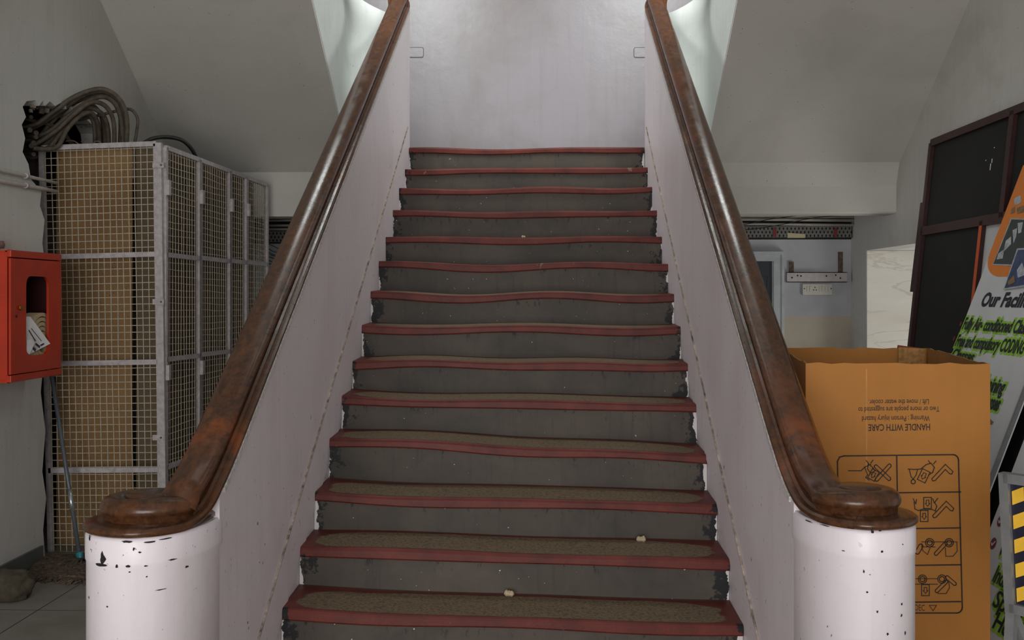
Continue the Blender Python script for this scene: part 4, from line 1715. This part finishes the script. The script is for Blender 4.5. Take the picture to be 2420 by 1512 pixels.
capsule(dg, (2214, 1396), (2236, 1374), 4)
capsule(dg, (2238, 1364), (2256, 1379), 4)
ink(dg, [(2216, 1402), (2236, 1402), (2244, 1388), (2242, 1374)], 1.6)
ink(dg, [(2196, 1430), (2213, 1430), (2205, 1443)], 1.4, True)
a = box_pt(2162, 1442)
text_mb(dg, 'DEC', a - dd * 0.0012, rd, (0, 0, 1), 0.031, 0, 0.034)
dg.build('handling_diagram', 'carton_ink', fm)

# ------------------------------------------------------------------ dark framed partition leaning on the right wall
pt_top = Vector((WR - 0.04, 7.62, 2.585))
lean = 0.105
pu = Vector((lean, 0, 1)).normalized()
pn = Vector((-1, 0, lean)).normalized()
part_at = lambda px, py: atp(px, py, pt_top, pn)
pa = thing('board_frame', 'tall dark maroon framed black boards leaning on the wall behind the banner', 'board', (WR - 0.3, 6.8, 0))
pf = lambda y, z: Vector((pt_top.x + (z - pt_top.z) * lean, y, z))
PZ1 = pt_top.z
zm = part_at(2250, 536).z
YFAR = part_at(2200, 400).y
YMID1 = part_at(2392, 350).y
YMID2 = part_at(2320, 600).y
YNEAR = 5.0
mb = MB()
mb.bar(pf(YFAR, PZ1), pf(YNEAR, PZ1), 0.05, 0.05, pn)
mb.bar(pf(YFAR, zm), pf(YNEAR, zm), 0.06, 0.05, pn)
mb.bar(pf(YFAR + 0.03, 0.02), pf(YNEAR, 0.02), 0.05, 0.05, pn)
mb.bar(pf(YFAR, 0.0), pf(YFAR, PZ1), 0.05, 0.05, pn)
mb.bar(pf(YNEAR, 0.0), pf(YNEAR, PZ1), 0.05, 0.05, pn)
mb.bar(pf(YMID1, zm), pf(YMID1, PZ1), 0.06, 0.05, pn)
mb.bar(pf(YMID2, 0.0), pf(YMID2, zm), 0.05, 0.05, pn)
mb.build('frame', 'maroon', pa)
mb = MB()
z1_, z2_ = part_at(2190, 478).z, part_at(2172, 690).z
mb.bar(pf(YFAR + 0.07, z2_), pf(YFAR + 0.05, z1_), 0.07, 0.04, pn)
mb.build('edge_batten', 'maroon', pa)


def panel(ya, yb, za, zb, mat, off=0.012):
    mb = MB()
    mb.slab([pf(ya, za), pf(yb, za), pf(yb, zb), pf(ya, zb)], pn * -off)
    return mb.build('panel', mat, pa)


panel(YFAR, YMID1, zm, PZ1, 'boardblack')
panel(YMID1, YNEAR, zm, PZ1, 'boardblack')
panel(YFAR, YMID2, 0.02, zm, 'boardblack')
panel(YMID2, YNEAR, 0.02, zm, 'banner')['label'] = 'white lower panel'
mb = MB()
mb.bar(pf(YMID2 - 0.012, 0.3) + pn * 0.03, pf(YMID2 - 0.012, zm - 0.03) + pn * 0.03, 0.035, 0.004, pn)
mb.build('edge_strip', 'orangered', pa)
for px, py, h in ((2344, 385, 9), (2340, 402, 14), (2350, 350, 2), (2330, 380, 2)):
    q = part_at(px, py) + pn * 0.001
    mb = MB()
    mb.bar(q, q + pu * h * 0.0028, 0.006, 0.002, pn)
    mb.build('scratch', 'paper', pa)

# ------------------------------------------------------------------ leaning banners
BL = 0.376
bu = Vector((BL, 0, 1)).normalized()
bn = Vector((-1, 0, BL)).normalized()
bt = Vector((0, -1, 0))
B0 = Vector((2.62, 5.95, 2.19)) - Vector((0.03, 0, 0))
b_at = lambda px, py: atp(px, py, B0, bn)


def bq(y, z):
    return Vector((B0.x + (z - B0.z) * BL, y, z))


YBL, YBR = b_at(2300, 703).y, b_at(2382, 1037).y
ztb = 2.24
bn1 = thing('banner_stand', 'white leaning banner with an orange top listing facilities behind the cardboard box', 'banner', (bq(5.5, 0).x, 5.5, 0))
mb = MB()
mb.slab([bq(YBL, 0.02), bq(YBR, 0.02), bq(YBR, ztb), bq(YBL, ztb)], bn * -0.012)
face = mb.build('sheet', 'banner', bn1)
# orange top with a round lower corner
zo = b_at(2335, 655).z
mb = MB()
yc_ = YBL - 0.14
zo1 = b_at(2350, 610).z
pts = [(YBL, ztb)]
for k in range(9):
    a = math.pi / 2 * k / 8
    pts.append((YBL - 0.26 + 0.26 * math.cos(a), zo + 0.13 - 0.13 * math.sin(a)))
pts += [(YBR, zo), (YBR, ztb)]
mb.poly([bq(y, z) + bn * 0.001 for y, z in pts], bn * 0.001)
mb.build('orange_header', 'orange', face)
# two photos and a swirl of print
mb = MB()


def pic(c, mat_i, e):
    mb.cur = mat_i
    q = [b_at(*p) + bn * e for p in c]
    mb.poly(q, bn * 0.001)


P1 = [(2393, 519), (2440, 521), (2440, 627), (2350, 624)]
P2 = [(2410, 592), (2450, 590), (2450, 670), (2378, 682)]
pic([(2391, 516), (2440, 518), (2440, 630), (2347, 627)], 2, 0.003)
pic(P1, 0, 0.0045)
for c in ([(2380, 570), (2392, 560), (2392, 578), (2374, 596)], [(2396, 545), (2406, 540), (2404, 560), (2398, 575)], [(2362, 600), (2376, 590), (2372, 612), (2358, 614)],
          [(2408, 528), (2420, 526), (2416, 550), (2409, 553)]):
    pic(c, 2, 0.006)
pic([(2407, 588), (2450, 586), (2450, 675), (2374, 686)], 2, 0.007)
pic(P2, 1, 0.0085)
pic([(2408, 640), (2420, 622), (2430, 650), (2410, 658)], 2, 0.010)
pic([(2386, 668), (2400, 652), (2404, 668), (2388, 676)], 3, 0.010)
for c in ([(2398, 470), (2412, 462), (2416, 478), (2400, 486)], [(2404, 492), (2420, 486), (2424, 500), (2406, 506)], [(2392, 494), (2400, 488), (2400, 502), (2390, 506)]):
    pic(c, 3 if c[0][0] != 2398 else 2, 0.003)
mb.build('photo_print', ['photo_dark', 'photo_blue', 'photo_light', 'photo_tan'], face)
tx, gl, bul = MB(), MB(), MB()
a, b = b_at(2317, 723), b_at(2420, 731)
h = 0.085
text_mb(tx, 'Our Facilities', a + bn * 0.002, bt, bu, h * 1.25, 0, (b - a).length * 1.28, 0.04, 0.1)


def glow_line(body, p, q_, over, hgt, x_start=True):
    a, b = b_at(*p), b_at(*q_)
    L_ = (b - a).length * over
    for mb_, nm_, mt_, e_, bd2 in ((MB(), 'lettering_glow', 'green', 0.0012, 0.17), (MB(), 'lettering', 'navy', 0.003, 0.03)):
        text_mb(mb_, body, a + bn * e_ - bt * (0.018 if bd2 > 0.05 else 0), bt, bu, hgt, 0, L_ + (0.036 if bd2 > 0.05 else 0), bd2, 0.12)
        mb_.build(nm_, mt_, face)


glow_line('Fully Air- conditioned Classrooms', (2274, 777), (2420, 789), 1.27, 0.093)
glow_line('Free and compulsory CODING', (2257, 817), (2419, 833), 1.0, 0.093)
glow_line('Classes', (2247, 848), (2300, 853), 1.0, 0.085)
glow_line('Training', (2318, 920), (2372, 927), 1.0, 0.10)
glow_line('Classes', (2318, 960), (2361, 965), 1.0, 0.10)
for px, py in ((2271, 765), (2255, 800)):
    q = b_at(px, py) + bn * 0.002
    bul = MB()
    bul.add([q + bt * 0.012 * math.cos(t) + bu * 0.014 * math.sin(t) for t in [2 * math.pi * k / 12 for k in range(12)]], [tuple(range(12))])
    bul.build('bullet', 'maroonprint', face)
tx.build('lettering', 'navy', face)
mb = MB()
mb.poly([b_at(*p) + bn * 0.002 for p in ((2336, 985), (2349, 997), (2345, 1003), (2334, 1002))], bn * 0.001)
mb.build('pointing_hand', 'photo_tan', face)
mb = MB()
mb.bar(bq(YBR + 0.006, 0.02) + bn * 0.004, bq(YBR + 0.006, ztb) + bn * 0.004, 0.02, 0.016, bn)
mb.build('edge_rail', 'steel', bn1)

# black board behind the banners
mb = MB()
mb.slab([bq(5.4, 0.01) - bn * 0.05, bq(4.1, 0.01) - bn * 0.05, bq(4.1, 1.75) - bn * 0.05, bq(5.4, 1.75) - bn * 0.05], bn * -0.02)
tag(mb.build('black_board', 'black_wire'), 'plain black board leaning in the gap between the two banners', 'board')

# second banner
y2 = b_at(2404, 1080).y
bn2 = thing('banner_stand', 'grey white leaning banner with maroon tick marks behind the hazard striped sign', 'banner', (bq(4.5, 0).x, y2 - 0.4, 0))
mb = MB()
e2 = y2 - 0.78
mb.slab([bq(y2, 0.02), bq(e2, 0.02), bq(e2, 1.2), bq(y2, 1.2)], bn * -0.012)
f2 = mb.build('sheet', 'banner', bn2)
mb, mw, g2, t2 = MB(), MB(), MB(), MB()
for px, py in ((2365, 1231), (2348, 1284)):
    q = b_at(px, py) + bn * 0.002
    mb.add([q + bt * 0.026 * math.cos(t) + bu * 0.026 * math.sin(t) for t in [2 * math.pi * k / 18 for k in range(18)]], [tuple(range(18))])
    mw.bar(q + bn * 0.002 - bt * 0.012, q + bn * 0.002 - bu * 0.010, 0.006, 0.001, bn)
    mw.bar(q + bn * 0.002 - bu * 0.010, q + bn * 0.002 + bt * 0.016 + bu * 0.012, 0.006, 0.001, bn)
mb.build('tick_disc', 'maroonprint', f2)
mw.build('tick_mark', 'banner', f2)
for body, p, q_ in (('Library', (2372, 1252), (2450, 1262)), ('Wide Campus', (2360, 1310), (2480, 1330)), ('Individual care', (2346, 1372), (2480, 1395)), ('Sports', (2346, 1430), (2440, 1450)), ('Hostel', (2346, 1482), (2440, 1500))):
    a, b = b_at(*p), b_at(*q_)
    for mb_, nm_, mt_, e_, bd2 in ((MB(), 'lettering_glow', 'green', 0.0012, 0.15), (MB(), 'lettering', 'navy', 0.003, 0.02)):
        text_mb(mb_, body, a + bn * e_ - bt * (0.010 if bd2 > 0.05 else 0), bt, bu, 0.10, 0, (b - a).length + (0.02 if bd2 > 0.05 else 0), bd2, 0.12)
        mb_.build(nm_, mt_, f2)

# ------------------------------------------------------------------ hazard striped sign on a stand
s0 = at(2376, 1128, Y=3.25)
sdir = Vector((0.62, -0.785, 0)).normalized()
slean = Vector((0.055, 0.02, -1)).normalized()
snrm = sdir.cross(slean).normalized()
if snrm.y > 0:
    snrm = -snrm
SW, SH = 0.42, (at(2376, 1128, Y=3.25).z - at(2376, 1437, Y=3.25).z)
sp = lambda u, v: s0 + sdir * u + slean * v
sg_ = thing('hazard_sign', 'metal sign stand with a yellow and black hazard border beside the box', 'sign', (sp(SW / 2, 0).x, sp(SW / 2, 0).y, 0))
mb = MB()
W_ = 0.028
mb.bar(sp(0, -W_ / 2), sp(0, SH + W_ / 2), W_, 0.028, snrm)
mb.bar(sp(SW, -W_ / 2), sp(SW, SH + W_ / 2), W_, 0.028, snrm)
mb.bar(sp(0, 0), sp(SW, 0), W_, 0.028, snrm)
mb.bar(sp(0, SH), sp(SW, SH), W_, 0.028, snrm)
mb.build('frame', 'steel', sg_)
mb = MB()
mb.slab([sp(0, 0), sp(SW, 0), sp(SW, SH), sp(0, SH)], snrm * -0.004)
bd_ = mb.build('board', 'hazard_k', sg_)
mb = MB()
for k in range(6):
    v = 0.02 + k * 0.071
    for u in (W_ / 2, SW - W_ / 2 - 0.04):
        if v + 0.06 < SH - W_ / 2:
            mb.slab([sp(u + 0.004, v + 0.018), sp(u + 0.04, v), sp(u + 0.04, v + 0.040), sp(u + 0.004, v + 0.058)], snrm * 0.001)
for k in range(7):
    u = 0.06 + k * 0.045
    for v in (W_ / 2, SH - W_ / 2 - 0.03):
        mb.slab([sp(u, v + 0.03), sp(u + 0.02, v), sp(u + 0.045, v), sp(u + 0.025, v + 0.03)], snrm * 0.0012)
mb.build('hazard_stripe', 'hazard_y', bd_)
mb = MB()
cc = rrect(SW / 2, SH / 2, SW - 0.12, SH - 0.10, 0.03)
mb.poly([sp(u, v) + snrm * 0.001 for u, v in cc], snrm * 0.001)
mb.build('notice_face', 'signwhite', bd_)
for u in (0.0, SW):
    mb = MB()
    a = sp(u, SH + W_ / 2)
    for s in (-1, 1):
        foot = Vector((a.x - 0.05 + (-0.10 if s > 0 else 0.28), a.y - 0.12 + (-0.16 if s > 0 else 0.10), 0.0))
        mb.bar(a, foot, 0.026, 0.026, sdir)
    mb.build('leg', 'steel', sg_)
